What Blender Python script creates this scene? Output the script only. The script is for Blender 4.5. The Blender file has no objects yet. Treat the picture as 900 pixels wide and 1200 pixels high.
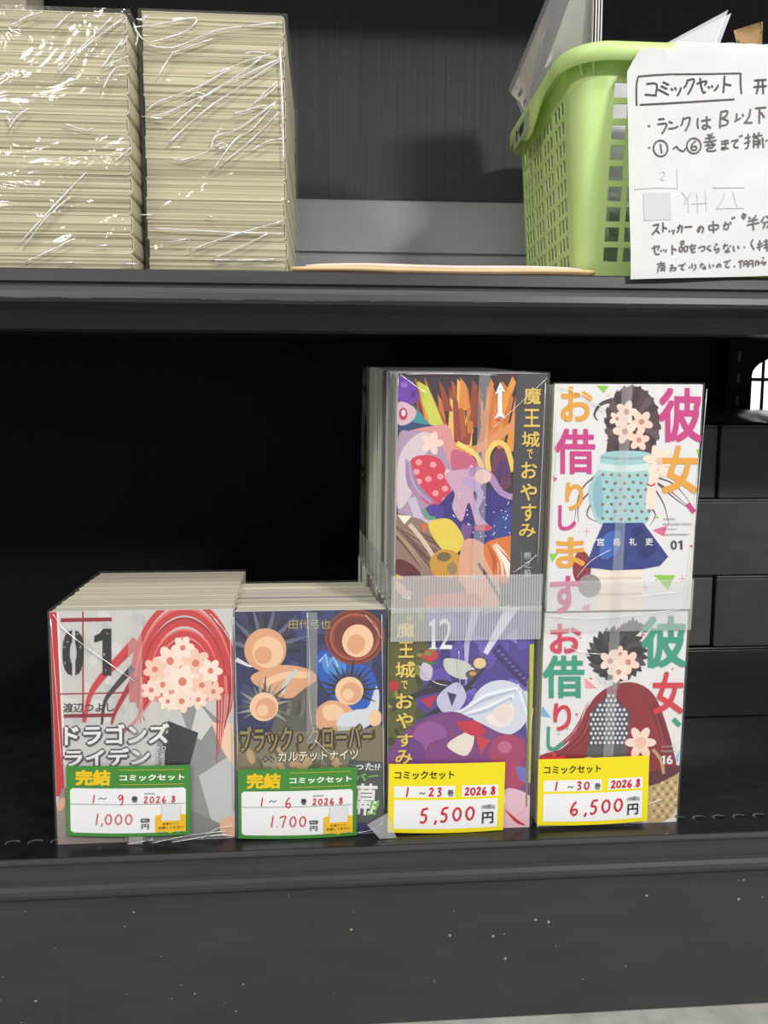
import bpy, bmesh, math, random
from mathutils import Vector, Matrix
from mathutils.geometry import tessellate_polygon
rnd = random.Random(7)
SC = bpy.context.scene
C = SC.collection
R = math.radians

# ------------------------------------------------------------------ camera
cam = bpy.data.objects.new('camera', bpy.data.cameras.new('camera')); C.objects.link(cam)
cam.data.sensor_fit = 'AUTO'; cam.data.sensor_width = 36; cam.data.lens = 27.0
cam.data.clip_start = 0.02
cam.location = (0, 0, 0.443)
cam.rotation_euler = (R(90 - 6.4), 0, R(-4.0))
SC.camera = cam

# ------------------------------------------------------------------ light
world = bpy.data.worlds.new('shop'); SC.world = world; world.use_nodes = True
world.node_tree.nodes['Background'].inputs[0].default_value = (0.93, 0.97, 1.0, 1)
world.node_tree.nodes['Background'].inputs[1].default_value = 0.32
def area(name, loc, target, sx, sy, power, col=(1, 0.98, 0.94)):
    l = bpy.data.lights.new(name, 'AREA'); l.shape = 'RECTANGLE'; l.size = sx; l.size_y = sy
    l.energy = power; l.color = col
    o = bpy.data.objects.new(name, l); C.objects.link(o); o.location = loc
    o.rotation_euler = (Vector(target) - Vector(loc)).to_track_quat('-Z', 'Y').to_euler()
    return o
area('ceiling_and_fill_lamp', (1.45, -1.55, 1.92), (0.1, 0.7, 0.5), 0.4, 0.12, 47)
area('ceiling_and_fill_lamp', (-1.5, -1.3, 2.05), (0, 0.7, 0.45), 1.2, 0.15, 26)  # added fill lamp at upper left, also gives the film creases their glints
area('ceiling_and_fill_lamp', (0.1, -0.5, 2.3), (0, 0.6, 0.3), 1.4, 0.2, 17)  # extra overhead lamp, added for fill
area('opening_fill_lamp', (0.75, 1.12, 0.95), (0.66, 1.35, 0.5), 0.4, 0.1, 5)  # added lamp, brightens the white wall behind the arched opening
SC.view_settings.view_transform = 'Standard'
SC.view_settings.look = 'None'
SC.view_settings.gamma = 1
SC.view_settings.use_curve_mapping = False
SC.view_settings.exposure = 0.12

# ------------------------------------------------------------------ helpers
def lin(c):
    return tuple(((v / 255) / 12.92 if v / 255 <= 0.04045 else ((v / 255 + 0.055) / 1.055) ** 2.4) for v in c)
MC = {}
def mat(name, col, rough=0.5, metal=0.0, spec=0.5, **kw):
    if name in MC: return MC[name]
    m = bpy.data.materials.new(name); m.use_nodes = True
    b = m.node_tree.nodes['Principled BSDF']
    b.inputs['Base Color'].default_value = (*lin(col), 1)
    b.inputs['Roughness'].default_value = rough
    b.inputs['Metallic'].default_value = metal
    b.inputs['Specular IOR Level'].default_value = spec
    for k, v in kw.items(): b.inputs[k.replace('_', ' ')].default_value = v
    MC[name] = m
    return m
def ink(c):
    c = tuple(int(v) for v in c)
    return mat('ink_%02x%02x%02x' % c, c, 0.42, 0, 0.35)
def nodes(m):
    nt = m.node_tree
    return nt, nt.nodes['Principled BSDF'], nt.nodes.new, nt.links.new
def noisy(name, c1, c2, scale, rough=0.5, bump=0.0, detail=4, spec=0.5, metal=0.0, lo=0.35, hi=0.65, rnd_shift=False):
    """two-tone surface: noise with a scale per axis (object space, metres)"""
    if name in MC: return MC[name]
    m = mat(name, c1, rough, metal, spec); nt, b, N, L = nodes(m)
    tc = N('ShaderNodeTexCoord'); mp = N('ShaderNodeMapping'); mp.inputs['Scale'].default_value = scale
    L(tc.outputs['Object'], mp.inputs['Vector'])
    if rnd_shift:
        oi = N('ShaderNodeObjectInfo'); mu = N('ShaderNodeMath'); mu.operation = 'MULTIPLY'; mu.inputs[1].default_value = 37
        L(oi.outputs['Random'], mu.inputs[0]); L(mu.outputs[0], mp.inputs['Location'])
    nz = N('ShaderNodeTexNoise'); nz.inputs['Scale'].default_value = 1; nz.inputs['Detail'].default_value = detail
    L(mp.outputs[0], nz.inputs['Vector'])
    rp = N('ShaderNodeValToRGB'); rp.color_ramp.elements[0].position = lo; rp.color_ramp.elements[1].position = hi
    rp.color_ramp.elements[0].color = (*lin(c1), 1); rp.color_ramp.elements[1].color = (*lin(c2), 1)
    L(nz.outputs['Fac'], rp.inputs[0]); L(rp.outputs[0], b.inputs['Base Color'])
    if bump:
        bp = N('ShaderNodeBump'); bp.inputs['Strength'].default_value = bump; bp.inputs['Distance'].default_value = 0.001
        L(nz.outputs['Fac'], bp.inputs['Height']); L(bp.outputs[0], b.inputs['Normal'])
    return m
def clear(name, tint=(1, 1, 1), white=0.0, gloss=0.10, rough=0.08, bump=0.5, scale=(40, 40, 40), stripes=0.0):
    """thin clear film: see-through, a little gloss, a little milky"""
    if name in MC: return MC[name]
    m = bpy.data.materials.new(name); m.use_nodes = True; nt = m.node_tree; nt.nodes.clear(); N = nt.nodes.new; L = nt.links.new
    out = N('ShaderNodeOutputMaterial'); tr = N('ShaderNodeBsdfTransparent'); tr.inputs[0].default_value = (*tint, 1)
    gl = N('ShaderNodeBsdfGlossy'); gl.inputs['Roughness'].default_value = rough; gl.inputs['Color'].default_value = (1, 1, 1, 1)
    df = N('ShaderNodeBsdfDiffuse'); df.inputs[0].default_value = (0.86, 0.87, 0.87, 1)
    m1 = N('ShaderNodeMixShader'); m2 = N('ShaderNodeMixShader')
    m1.inputs[0].default_value = white; m2.inputs[0].default_value = gloss
    L(tr.outputs[0], m1.inputs[1]); L(df.outputs[0], m1.inputs[2]); L(m1.outputs[0], m2.inputs[1]); L(gl.outputs[0], m2.inputs[2])
    L(m2.outputs[0], out.inputs[0])
    tc = N('ShaderNodeTexCoord'); mp = N('ShaderNodeMapping'); mp.inputs['Scale'].default_value = scale
    L(tc.outputs['Object'], mp.inputs['Vector'])
    nz = N('ShaderNodeTexNoise'); nz.inputs['Scale'].default_value = 1; nz.inputs['Detail'].default_value = 3; nz.inputs['Distortion'].default_value = 1.2
    L(mp.outputs[0], nz.inputs['Vector'])
    bp = N('ShaderNodeBump'); bp.inputs['Strength'].default_value = bump; bp.inputs['Distance'].default_value = 0.004
    L(nz.outputs['Fac'], bp.inputs['Height']); L(bp.outputs[0], gl.inputs['Normal'])
    if stripes:
        wv = N('ShaderNodeTexWave'); wv.wave_type = 'BANDS'; wv.bands_direction = 'X'; wv.inputs['Scale'].default_value = stripes
        wv.inputs['Distortion'].default_value = 0
        L(tc.outputs['Object'], wv.inputs['Vector'])
        rg = N('ShaderNodeMapRange'); rg.inputs[3].default_value = white - 0.16; rg.inputs[4].default_value = white + 0.16
        L(wv.outputs['Fac'], rg.inputs[0]); L(rg.outputs[0], m1.inputs[0])
    MC[name] = m
    return m

def translucent(m, fac, col):
    nt, b, N, L = nodes(m); t = N('ShaderNodeBsdfTranslucent'); t.inputs[0].default_value = (*lin(col), 1)
    mx = N('ShaderNodeMixShader'); mx.inputs[0].default_value = fac
    out = [n for n in nt.nodes if n.type == 'OUTPUT_MATERIAL'][0]
    L(b.outputs[0], mx.inputs[1]); L(t.outputs[0], mx.inputs[2]); L(mx.outputs[0], out.inputs[0])
def tag(o, label=None, cat=None, group=None, kind=None):
    if label: o['label'] = label
    if cat: o['category'] = cat
    if group: o['group'] = group
    if kind: o['kind'] = kind
    return o
def empty(name, loc=(0, 0, 0), rot=(0, 0, 0)):
    o = bpy.data.objects.new(name, None); C.objects.link(o); o.location = loc; o.rotation_euler = rot; o.empty_display_size = 0.02
    return o
class MB:
    """collects verts / faces / materials, links them as ONE object"""
    def __init__(s): s.v = []; s.f = []; s.mi = []; s.m = []; s.sm = []
    def slot(s, m):
        if m not in s.m: s.m.append(m)
        return s.m.index(m)
    def face(s, pts, m, smooth=False):
        i = len(s.v); s.v += [tuple(p) for p in pts]; s.f.append(tuple(range(i, i + len(pts)))); s.mi.append(s.slot(m)); s.sm.append(smooth)
    def mesh(s, v, f, m, smooth=False):
        i = len(s.v); s.v += [tuple(p) for p in v]; k = s.slot(m)
        for q in f: s.f.append(tuple(i + j for j in q)); s.mi.append(k); s.sm.append(smooth)
    def box(s, a, b, m):
        x0, y0, z0 = a; x1, y1, z1 = b
        v = [(x0, y0, z0), (x1, y0, z0), (x1, y1, z0), (x0, y1, z0), (x0, y0, z1), (x1, y0, z1), (x1, y1, z1), (x0, y1, z1)]
        s.mesh(v, [(0, 3, 2, 1), (4, 5, 6, 7), (0, 1, 5, 4), (1, 2, 6, 5), (2, 3, 7, 6), (3, 0, 4, 7)], m)
    def extrude(s, prof, axis, a, b, m, smooth=False):
        """closed profile of 2-D points pushed along an axis from a to b"""
        def P(p, t): return {'x': (t, p[0], p[1]), 'y': (p[0], t, p[1]), 'z': (p[0], p[1], t)}[axis]
        n = len(prof); v = [P(p, a) for p in prof] + [P(p, b) for p in prof]
        f = [(i, (i + 1) % n, n + (i + 1) % n, n + i) for i in range(n)]
        s.mesh(v, f, m, smooth)
        for t, off in ((a, 0), (b, n)):
            tri = tessellate_polygon([[Vector((p[0], p[1], 0)) for p in prof]])
            s.mesh([P(p, t) for p in prof], [tuple(q) for q in tri], m)
    def tube(s, pts, r, m, n=6, flat=1.0):
        """round or flattened tube along a polyline; r may be a list"""
        P = [Vector(p) for p in pts]; rings = []
        for i, p in enumerate(P):
            t = (P[min(i + 1, len(P) - 1)] - P[max(i - 1, 0)]).normalized()
            u = Vector((0, 1, 0)).cross(t)
            if u.length < 1e-4: u = Vector((1, 0, 0))
            u.normalize(); w = t.cross(u).normalized(); rr = r[i] if isinstance(r, (list, tuple)) else r
            rings.append([p + u * math.cos(a) * rr + w * math.sin(a) * rr * flat for a in [2 * math.pi * k / n for k in range(n)]])
        v = [q for g in rings for q in g]
        f = [(i * n + k, i * n + (k + 1) % n, (i + 1) * n + (k + 1) % n, (i + 1) * n + k) for i in range(len(P) - 1) for k in range(n)]
        f += [tuple(range(n))[::-1], tuple(range((len(P) - 1) * n, len(P) * n))]
        s.mesh(v, f, m, True)
    def data(s, name):
        me = bpy.data.meshes.new(name); me.from_pydata(s.v, [], s.f)
        for m in s.m: me.materials.append(m)
        me.polygons.foreach_set('material_index', s.mi); me.polygons.foreach_set('use_smooth', s.sm)
        me.update(); return me
    def build(s, name, parent=None, loc=(0, 0, 0), fix=False):
        me = s.data(name)
        if fix:
            bm = bmesh.new(); bm.from_mesh(me); bmesh.ops.remove_doubles(bm, verts=bm.verts, dist=1e-6)
            bmesh.ops.recalc_face_normals(bm, faces=bm.faces); bm.to_mesh(me); bm.free()
        o = bpy.data.objects.new(name, me); C.objects.link(o); o.location = loc
        if parent: o.parent = parent
        return o
def bevel(o, w=0.002, seg=2):
    md = o.modifiers.new('bevel', 'BEVEL'); md.width = w; md.segments = seg; md.limit_method = 'ANGLE'; md.angle_limit = R(40)
    return o
def crv(pts, n=5, closed=False):
    """Catmull-Rom through 2-D or 3-D points"""
    P = [Vector(p) for p in pts]; N_ = len(P)
    if N_ < 3: return P
    out = []
    for i in range(N_ if closed else N_ - 1):
        if closed: a, b, c, d = P[i - 1], P[i], P[(i + 1) % N_], P[(i + 2) % N_]
        else: a, b, c, d = P[max(i - 1, 0)], P[i], P[i + 1], P[min(i + 2, N_ - 1)]
        for k in range(n):
            t = k / n
            out.append(0.5 * ((2 * b) + (c - a) * t + (2 * a - 5 * b + 4 * c - d) * t * t + (3 * b - a - 3 * c + d) * t ** 3))
    if not closed: out.append(P[-1])
    return out
GL = {}
def glyphs(s, off=0.0, shear=0.0, res=4):
    """outline lettering as flat triangles, plus its bounds"""
    key = (s, off, shear)
    if key in GL: return GL[key]
    cu = bpy.data.curves.new('lettering', 'FONT'); cu.body = s; cu.offset = off; cu.shear = shear; cu.resolution_u = res; cu.fill_mode = 'FRONT'
    o = bpy.data.objects.new('lettering', cu); C.objects.link(o)
    dg = bpy.context.evaluated_depsgraph_get(); dg.update()
    e = o.evaluated_get(dg); me = e.to_mesh()
    v = [(p.co.x, p.co.y) for p in me.vertices]; f = [tuple(p.vertices) for p in me.polygons]
    e.to_mesh_clear(); bpy.data.objects.remove(o); bpy.data.curves.remove(cu)
    xs = [p[0] for p in v] or [0]; ys = [p[1] for p in v] or [0]
    GL[key] = (v, f, (min(xs), min(ys), max(xs), max(ys)))
    return GL[key]

class Art:
    """flat print on a rectangular sheet of w x h metres. Drawing units: those of the quad
    (top-left, top-right, bottom-right, bottom-left), y downwards."""
    def __init__(s, quad, w, h, step=2.4e-6, warp=None, clip=True):
        s.q = [Vector(p) for p in quad]; s.w = w; s.h = h; s.mb = MB(); s.k = 0; s.step = step; s.clip = clip
        s.warp = warp or (lambda u, v, d: (u, -d, v))
    def uv(s, p):
        a, b, c, d = s.q; x, y = p[0], p[1]; u = v = 0.5
        for _ in range(6):
            P = a * (1 - u) * (1 - v) + b * u * (1 - v) + c * u * v + d * (1 - u) * v - Vector((x, y))
            du = (b - a) * (1 - v) + (c - d) * v; dv = (d - a) * (1 - u) + (c - b) * u
            det = du.x * dv.y - du.y * dv.x
            u -= (P.x * dv.y - P.y * dv.x) / det; v -= (du.x * P.y - du.y * P.x) / det
        return (u * s.w, (1 - v) * s.h)
    def _cut(s, pts):
        e = 0.0002
        for ax, lim, sg in ((0, e, 1), (0, s.w - e, -1), (1, e, 1), (1, s.h - e, -1)):
            out = []; n = len(pts)
            for i in range(n):
                a, b = pts[i], pts[(i + 1) % n]; da = (a[ax] - lim) * sg; db = (b[ax] - lim) * sg
                if da >= 0: out.append(a)
                if da * db < 0:
                    t = da / (da - db); out.append((a[0] + (b[0] - a[0]) * t, a[1] + (b[1] - a[1]) * t))
            pts = out
            if len(pts) < 3: return []
        return pts
    def poly(s, pts, col, smooth=False, n=5, m=None, same=False):
        if smooth: pts = crv(pts, n, True)
        p = [s.uv(q) for q in pts]
        if s.clip: p = s._cut(p)
        if len(p) < 3: return
        if not same: s.k += 1
        d = s.k * s.step
        tri = tessellate_polygon([[Vector((a, b, 0)) for a, b in p]])
        V = []
        F = []
        for t in tri:
            a, b, c = (p[i] for i in t)
            if (b[0] - a[0]) * (c[1] - a[1]) - (b[1] - a[1]) * (c[0] - a[0]) < 0: t = (t[0], t[2], t[1])
            F.append(tuple(t))
        s.mb.mesh([s.warp(a, b, d) for a, b in p], F, m or ink(col))
    def rect(s, x0, y0, x1, y1, col, **k): s.poly([(x0, y0), (x1, y0), (x1, y1), (x0, y1)], col, **k)
    def rrect(s, x0, y0, x1, y1, r, col):
        p = []
        for cx, cy, a0 in ((x1 - r, y0 + r, -90), (x1 - r, y1 - r, 0), (x0 + r, y1 - r, 90), (x0 + r, y0 + r, 180)):
            p += [(cx + r * math.cos(R(a0 + 30 * k)), cy + r * math.sin(R(a0 + 30 * k))) for k in range(4)]
        s.poly(p, col)
    def oval(s, cx, cy, rx, ry, col, n=14, same=False, rot=0):
        c, q = math.cos(R(rot)), math.sin(R(rot))
        s.poly([(cx + rx * math.cos(t) * c - ry * math.sin(t) * q, cy + rx * math.cos(t) * q + ry * math.sin(t) * c) for t in [2 * math.pi * k / n for k in range(n)]], col, same=same)
    def stroke(s, pts, wd, col, smooth=True, taper=(1, 1), n=4, same=False):
        P = crv(pts, n) if smooth else [Vector(p) for p in pts]
        if len(P) < 2: return
        L_ = []; R_ = []; m = len(P)
        for i, p in enumerate(P):
            t = (P[min(i + 1, m - 1)] - P[max(i - 1, 0)])
            if t.length < 1e-9: continue
            t.normalize(); q = i / (m - 1)
            ww = wd / 2 * (taper[0] + (taper[1] - taper[0]) * q if taper != 'leaf' else max(0.08, math.sin(math.pi * q)))
            nn = Vector((-t.y, t.x)) * ww; L_.append(p + nn); R_.append(p - nn)
        first = not same
        for i in range(len(L_) - 1):
            s.poly([L_[i], L_[i + 1], R_[i + 1], R_[i]], col, same=not first); first = False
    def text(s, t, x0, y0, x1, y1, col, off=0.0, shear=0.0, rot=0, mirror=False):
        """lettering stretched into a box; off thickens the strokes"""
        v, f, (a, b, c, d) = glyphs(t, 0.0, shear)
        if not f: return
        a -= off; b -= off; c += off; d += off
        dirs = [(0, 0)] if off <= 0 else [(off * math.cos(R(k * 90 + 45)), off * math.sin(R(k * 90 + 45))) for k in range(4)] + [(0, 0)]
        for ox, oy in dirs:
            s.k += 1; dd = s.k * s.step
            V = []
            for x, y in v:
                px = (x + ox - a) / max(c - a, 1e-6); py = (y + oy - b) / max(d - b, 1e-6)
                if mirror: px = 1 - px
                if rot == 90: X = x0 + (x1 - x0) * py; Y = y0 + (y1 - y0) * px
                else: X = x0 + (x1 - x0) * px; Y = y1 + (y0 - y1) * py
                if rot and rot != 90:
                    cx, cy = (x0 + x1) / 2, (y0 + y1) / 2; ca, sa = math.cos(R(rot)), math.sin(R(rot))
                    X, Y = cx + (X - cx) * ca - (Y - cy) * sa, cy + (X - cx) * sa + (Y - cy) * ca
                V.append(s.uv((X, Y)))
            F = []
            for q in f:
                A, B, Cc = V[q[0]], V[q[1]], V[q[2]]
                F.append(tuple(q) if (B[0] - A[0]) * (Cc[1] - A[1]) - (B[1] - A[1]) * (Cc[0] - A[0]) >= 0 else tuple(reversed(q)))
            s.mb.mesh([s.warp(u, w, dd) for u, w in V], F, ink(col))
    def one(s, x0, y0, x1, y1, col):
        w = x1 - x0; h = y1 - y0
        s.poly([(x0 + w * .52, y0), (x1, y0), (x1, y1), (x0 + w * .48, y1), (x0 + w * .48, y0 + h * .24), (x0, y0 + h * .29), (x0, y0 + h * .15), (x0 + w * .3, y0 + h * .1)], col)
    def flower(s, cx, cy, r, col, mid, n=5, a0=0):
        for k in range(n): s.oval(cx + r * .55 * math.cos(R(a0 + k * 360 / n)), cy + r * .55 * math.sin(R(a0 + k * 360 / n)), r * .5, r * .34, col, 12, rot=a0 + k * 360 / n)
        s.oval(cx, cy, r * .26, r * .26, mid, 9)
    def hand(s, strokes, wd, col, ox=0, oy=0, k=1.0, sm=True):
        first = True
        for st in strokes:
            s.stroke([(ox + x * k, oy + y * k) for x, y in st], wd, col, smooth=sm and len(st) > 2, same=not first); first = False

# ------------------------------------------------------------------ surfaces
M_shelf = noisy('black_powder_coat', (54, 54, 57), (60, 60, 63), (12, 90, 90), 0.40, 0.0, spec=0.5)
M_deck = noisy('black_deck', (22, 22, 25), (31, 31, 34), (60, 60, 60), 0.28, 0.05, spec=0.5)
M_kick = noisy('kick_board', (52, 51, 52), (58, 56, 57), (10, 10, 60), 0.55, 0.02)
M_back = noisy('ribbed_back_board', (56, 56, 58), (62, 62, 64), (480, 3, 4), 0.7, 0.25, detail=3, spec=0.3)
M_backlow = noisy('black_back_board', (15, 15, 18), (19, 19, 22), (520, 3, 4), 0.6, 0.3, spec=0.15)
M_step = noisy('grey_step', (138, 138, 144), (146, 146, 151), (3, 40, 40), 0.45, 0.02)
M_page = noisy('page_edges', (172, 166, 144), (226, 221, 200), (5, 1500, 5), 0.8, 0.35, detail=5, spec=0.1, lo=0.3, hi=0.62, rnd_shift=True)
M_page2 = noisy('aged_page_edges', (132, 122, 94), (206, 197, 168), (3, 620, 3), 0.8, 0.25, detail=7, spec=0.1, lo=0.34, hi=0.60, rnd_shift=True)
M_white = mat('white_jacket', (226, 224, 220), 0.4)
M_grey = mat('grey_jacket', (150, 150, 148), 0.4)
M_basket = noisy('green_plastic', (216, 242, 160), (220, 244, 166), (20, 20, 20), 0.36, spec=0.5)
M_paper = noisy('notice_paper', (216, 216, 214), (222, 222, 220), (40, 40, 40), 0.8, 0.06, spec=0.1)
M_film = clear('shrink_film', (0.985, 0.985, 0.985), 0.02, 0.05, 0.10, 0.55, (26, 26, 18))
M_film2 = clear('crinkled_film', (0.975, 0.975, 0.97), 0.02, 0.06, 0.12, 0.8, (24, 24, 34))
M_crease_glint = clear('film_crease_glint', (1, 1, 1), 0.80, 0.45, 0.28, 0.3)  # white in the colour paints the reflections along the film creases
M_seam = clear('film_seam', (1, 1, 1), 0.16, 0.08, 0.15, 0.4)
M_band = clear('ribbed_band', (0.93, 0.93, 0.93), 0.36, 0.06, 0.2, 0.2, (40, 40, 40), stripes=150)
M_tape = clear('clear_tape', (0.95, 0.95, 0.93), 0.28, 0.12, 0.15, 0.3)
M_folder = clear('clear_folder', (0.9, 0.9, 0.92), 0.22, 0.025, 0.4, 0.1)
translucent(M_basket, 0.26, (220, 246, 160)); translucent(M_paper, 0.12, (225, 225, 220))

# ------------------------------------------------------------------ setting
FZ = -0.040
mb = MB(); mb.box((-2.2, -1.2, FZ - 0.05), (2.2, 1.6, FZ), noisy('concrete_floor', (150, 150, 145), (178, 177, 170), (30, 30, 30), 0.7, 0.1))
tag(mb.build('floor'), kind='structure')
mb = MB(); mb.box((-0.6, 1.42, FZ), (2.0, 1.46, 1.6), mat('white_wall', (236, 236, 238), 0.8))
tag(mb.build('wall_back'), kind='structure')

# ------------------------------------------------------------------ shelving unit
XL, XR, YB, YU = -0.85, 0.85, 0.93, 0.845
unit = empty('shelving_unit', (0, 0.75, FZ))
tag(unit, 'black metal shop shelving bay with two shelves in view and a slotted post', 'shelf')
def up(o): o.parent = unit; o.matrix_parent_inverse = Matrix.Translation((0, -0.75, -FZ)); return o
D0 = 0.115
mb = MB()
mb.extrude([(0.568, D0), (0.567, D0 - 0.0025), (0.5672, D0 - 0.004), (0.5705, D0 - 0.0048), (0.5705, 0.0945), (0.567, 0.0935), (0.5655, 0.0905), (0.565, 0.087), (0.5662, 0.0842), (0.569, 0.083), (0.60, 0.083), (0.60, D0 - 0.004), (YB, D0 - 0.004), (YB, D0)], 'x', XL, XR, M_shelf)
deck = up(mb.build('lower_shelf'))
mb = MB(); mb.box((XL, 0.5695, D0), (XR, YB, D0 + 0.0004), M_deck)
M_hole = mat('hole_dark', (10, 10, 11), 0.6); M_rim_glint = mat('hole_rim_glint', (120, 120, 122), 0.35, 0.3)  # pale half ring paints a glint on each hole's far edge
for i in range(96):
    x = -0.83 + i * 0.0175; a = []; b = []
    for k in range(12):
        t = 2 * math.pi * k / 12; cx = math.cos(t); sy = math.sin(t)
        a.append((x + 0.0062 * cx, 0.593 + 0.0042 * sy, D0 + 0.00045)); b.append((x + 0.005 * cx, 0.5926 + 0.003 * sy, D0 + 0.0005))
    mb.face(b, M_hole)
    for k in range(12):
        if 1 <= k <= 6: mb.face([a[k], a[(k + 1) % 12], b[(k + 1) % 12], b[k]], M_rim_glint)
up(mb.build('deck_plate'))
mb = MB(); mb.box((XL, 0.572, FZ + 0.001), (XR, 0.585, 0.0832), M_kick)
M_chip = mat('paint_chip', (150, 148, 142), 0.8)
for i in range(46):
    x, z, r_ = rnd.uniform(-0.33, 0.42), rnd.uniform(FZ + 0.01, 0.075), rnd.choice([0.0005, 0.0006, 0.0008, 0.0012])
    mb.face([(x + r_ * math.cos(t) * rnd.uniform(.7, 1.3), 0.5719, z + r_ * math.sin(t) * rnd.uniform(.6, 1.2)) for t in [k * math.pi / 3.5 for k in range(7)]], M_chip)
for i in range(26):
    x = rnd.uniform(-0.28, 0.42); l = rnd.uniform(.004, .03)
    mb.face([(x, 0.5718, 0.0822), (x + l, 0.5718, 0.0824), (x + l * .8, 0.5718, 0.0830), (x + l * .2, 0.5718, 0.0829)], M_chip)
up(mb.build('kick_panel'))
U0 = 0.553
def shelf_prof(z, y1):
    return [(0.569, z), (0.5675, z - 0.0015), (0.567, z - 0.009), (0.5695, z - 0.0098), (0.5695, z - 0.0118), (0.5675, z - 0.0126), (0.5655, z - 0.016), (0.5648, z - 0.0205), (0.5672, z - 0.0232), (0.575, z - 0.0236),
            (0.606, z - 0.0246), (0.607, z - 0.037), (0.625, z - 0.037), (0.625, z - 0.006), (y1, z - 0.006), (y1, z)]
mb = MB(); mb.extrude(shelf_prof(U0, YB), 'x', XL, XR, M_shelf)
M_edge_glint = mat('worn_edge_glint', (150, 148, 142), 0.35, 0.4)  # pale strips paint the highlight along the worn lip edge
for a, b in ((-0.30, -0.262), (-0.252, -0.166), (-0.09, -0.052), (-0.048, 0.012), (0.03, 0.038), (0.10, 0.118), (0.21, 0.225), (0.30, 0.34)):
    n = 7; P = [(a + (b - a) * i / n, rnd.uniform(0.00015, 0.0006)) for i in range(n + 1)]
    mb.mesh([(x, 0.56465, U0 - 0.0207) for x, w in P] + [(x, 0.56505 - w * .1, U0 - 0.0206 - w) for x, w in P], [(i, i + 1, n + 2 + i, n + 1 + i) for i in range(n)], M_edge_glint)
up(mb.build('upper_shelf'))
mb = MB(); mb.extrude(shelf_prof(0.990, YU), 'x', XL, XR, M_shelf); up(mb.build('top_shelf'))
# back boards: the lower one has an arched opening with a wire grid
AX0, AX1, AZ0, AZS, AR = 0.522, 0.63, 0.462, 0.505, 0.054
mb = MB()
mb.box((XL, YB, D0), (AX0, YB + 0.012, U0), M_backlow); mb.box((AX1, YB, D0), (XR, YB + 0.012, U0), M_backlow); mb.box((AX0, YB, D0), (AX1, YB + 0.012, AZ0), M_backlow)
arc = [(AX0 + AR + AR * math.cos(t), AZS + 0.026 * math.sin(t)) for t in [math.pi * k / 16 for k in range(17)]]
mb.extrude([(AX1, U0), (AX0, U0)] + arc[::-1], 'y', YB, YB + 0.012, M_backlow)
up(mb.build('lower_back_board'))
mb = MB()
for x in (0.5395, 0.578, 0.616): mb.tube([(x, YB + 0.006, AZ0), (x, YB + 0.006, 0.545)], 0.0021, M_shelf)
for z in (0.5005,): mb.tube([(AX0, YB + 0.006, z), (AX1, YB + 0.006, z)], 0.0021, M_shelf)
up(mb.build('wire_grid'))
mb = MB(); mb.box((XL, YU, U0), (XR, YU + 0.012, 1.10), M_back); up(mb.build('upper_back_board'))
mb = MB(); mb.extrude([(YU, U0), (0.828, U0), (0.828, 0.6195), (0.831, 0.621), (0.831, 0.6225), (0.828, 0.624), (0.828, 0.674), (0.830, 0.6765), (YU, 0.6765)], 'x', XL, XR, M_step); up(mb.build('back_riser'))
for x in (0.478, 0.81):
    mb = MB(); mb.box((x, 0.905, D0), (x + 0.03, YB - 0.0005, U0 - 0.007), M_backlow)
    p = up(mb.build('slotted_post'))
    for k in range(15):
        mb = MB(); z = 0.15 + k * 0.0265; mb.box((x + 0.011, 0.9044, z), (x + 0.0145, 0.9052, z + 0.011), mat('slot_grey', (70, 70, 74), 0.5))
        s_ = mb.build('slot'); s_.parent = p
mb = MB(); mb.box((XR - 0.012, 0.60, D0), (XR, YB, 1.09), M_shelf); up(mb.build('side_panel'))
mb = MB(); mb.box((XL, 0.60, D0), (XL + 0.012, YB, 1.05), M_shelf); up(mb.build('side_panel'))

# ------------------------------------------------------------------ dark cartons at the right end of the lower shelf
def carton(x0, x1, z0, z1, y0, y1, label, col=(64, 64, 67), rough=0.5):
    m = noisy('carton_%d_%d' % (col[0], int(rough * 100)), col, tuple(c + 8 for c in col), (25, 25, 60), rough, 0.04)
    r = empty('storage_carton', ((x0 + x1) / 2, y0 + 0.05, z0)); tag(r, label, 'box', 'dark cartons stacked like bricks')
    w = (x1 - x0) / 2; d = y1 - y0; h = z1 - z0
    mb = MB(); mb.box((-w, -0.05, 0), (w, d - 0.05, h - 0.003), m); bevel(mb.build('body', r), 0.0012, 2)
    mb = MB(); mb.box((-w, -0.05, h - 0.0032), (w, d - 0.05, h), m); bevel(mb.build('lid', r), 0.0015, 2)
g = 0.0008
zz = [0.1156, 0.1972, 0.2784, 0.3640, 0.4452]
carton(0.325, 0.60, zz[0], zz[1] - g, 0.81, 0.92, 'glossy black carton at the bottom of the dark stack beside the white comics', (24, 24, 26), 0.22)
carton(0.30, 0.4250, zz[1], zz[2] - g, 0.815, 0.90, 'narrow dark carton one up from the bottom, half behind the white comics', (76, 74, 75))
carton(0.4262, 0.60, zz[1], zz[2] - g, 0.81, 0.90, 'dark carton on the bottom black one, cut off by the picture edge', (58, 57, 60))
carton(0.325, 0.60, zz[2], zz[3] - g, 0.81, 0.90, 'long dark carton in the third tier up with no seam in view', (59, 58, 61))
carton(0.30, 0.4225, zz[3], zz[4] - g, 0.815, 0.90, 'small lighter grey carton in the top tier, close behind the white comics', (78, 75, 76))
carton(0.4237, 0.60, zz[3], zz[4] - g, 0.81, 0.90, 'dark carton in the top tier below the bright arched opening', (58, 57, 60))
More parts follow.
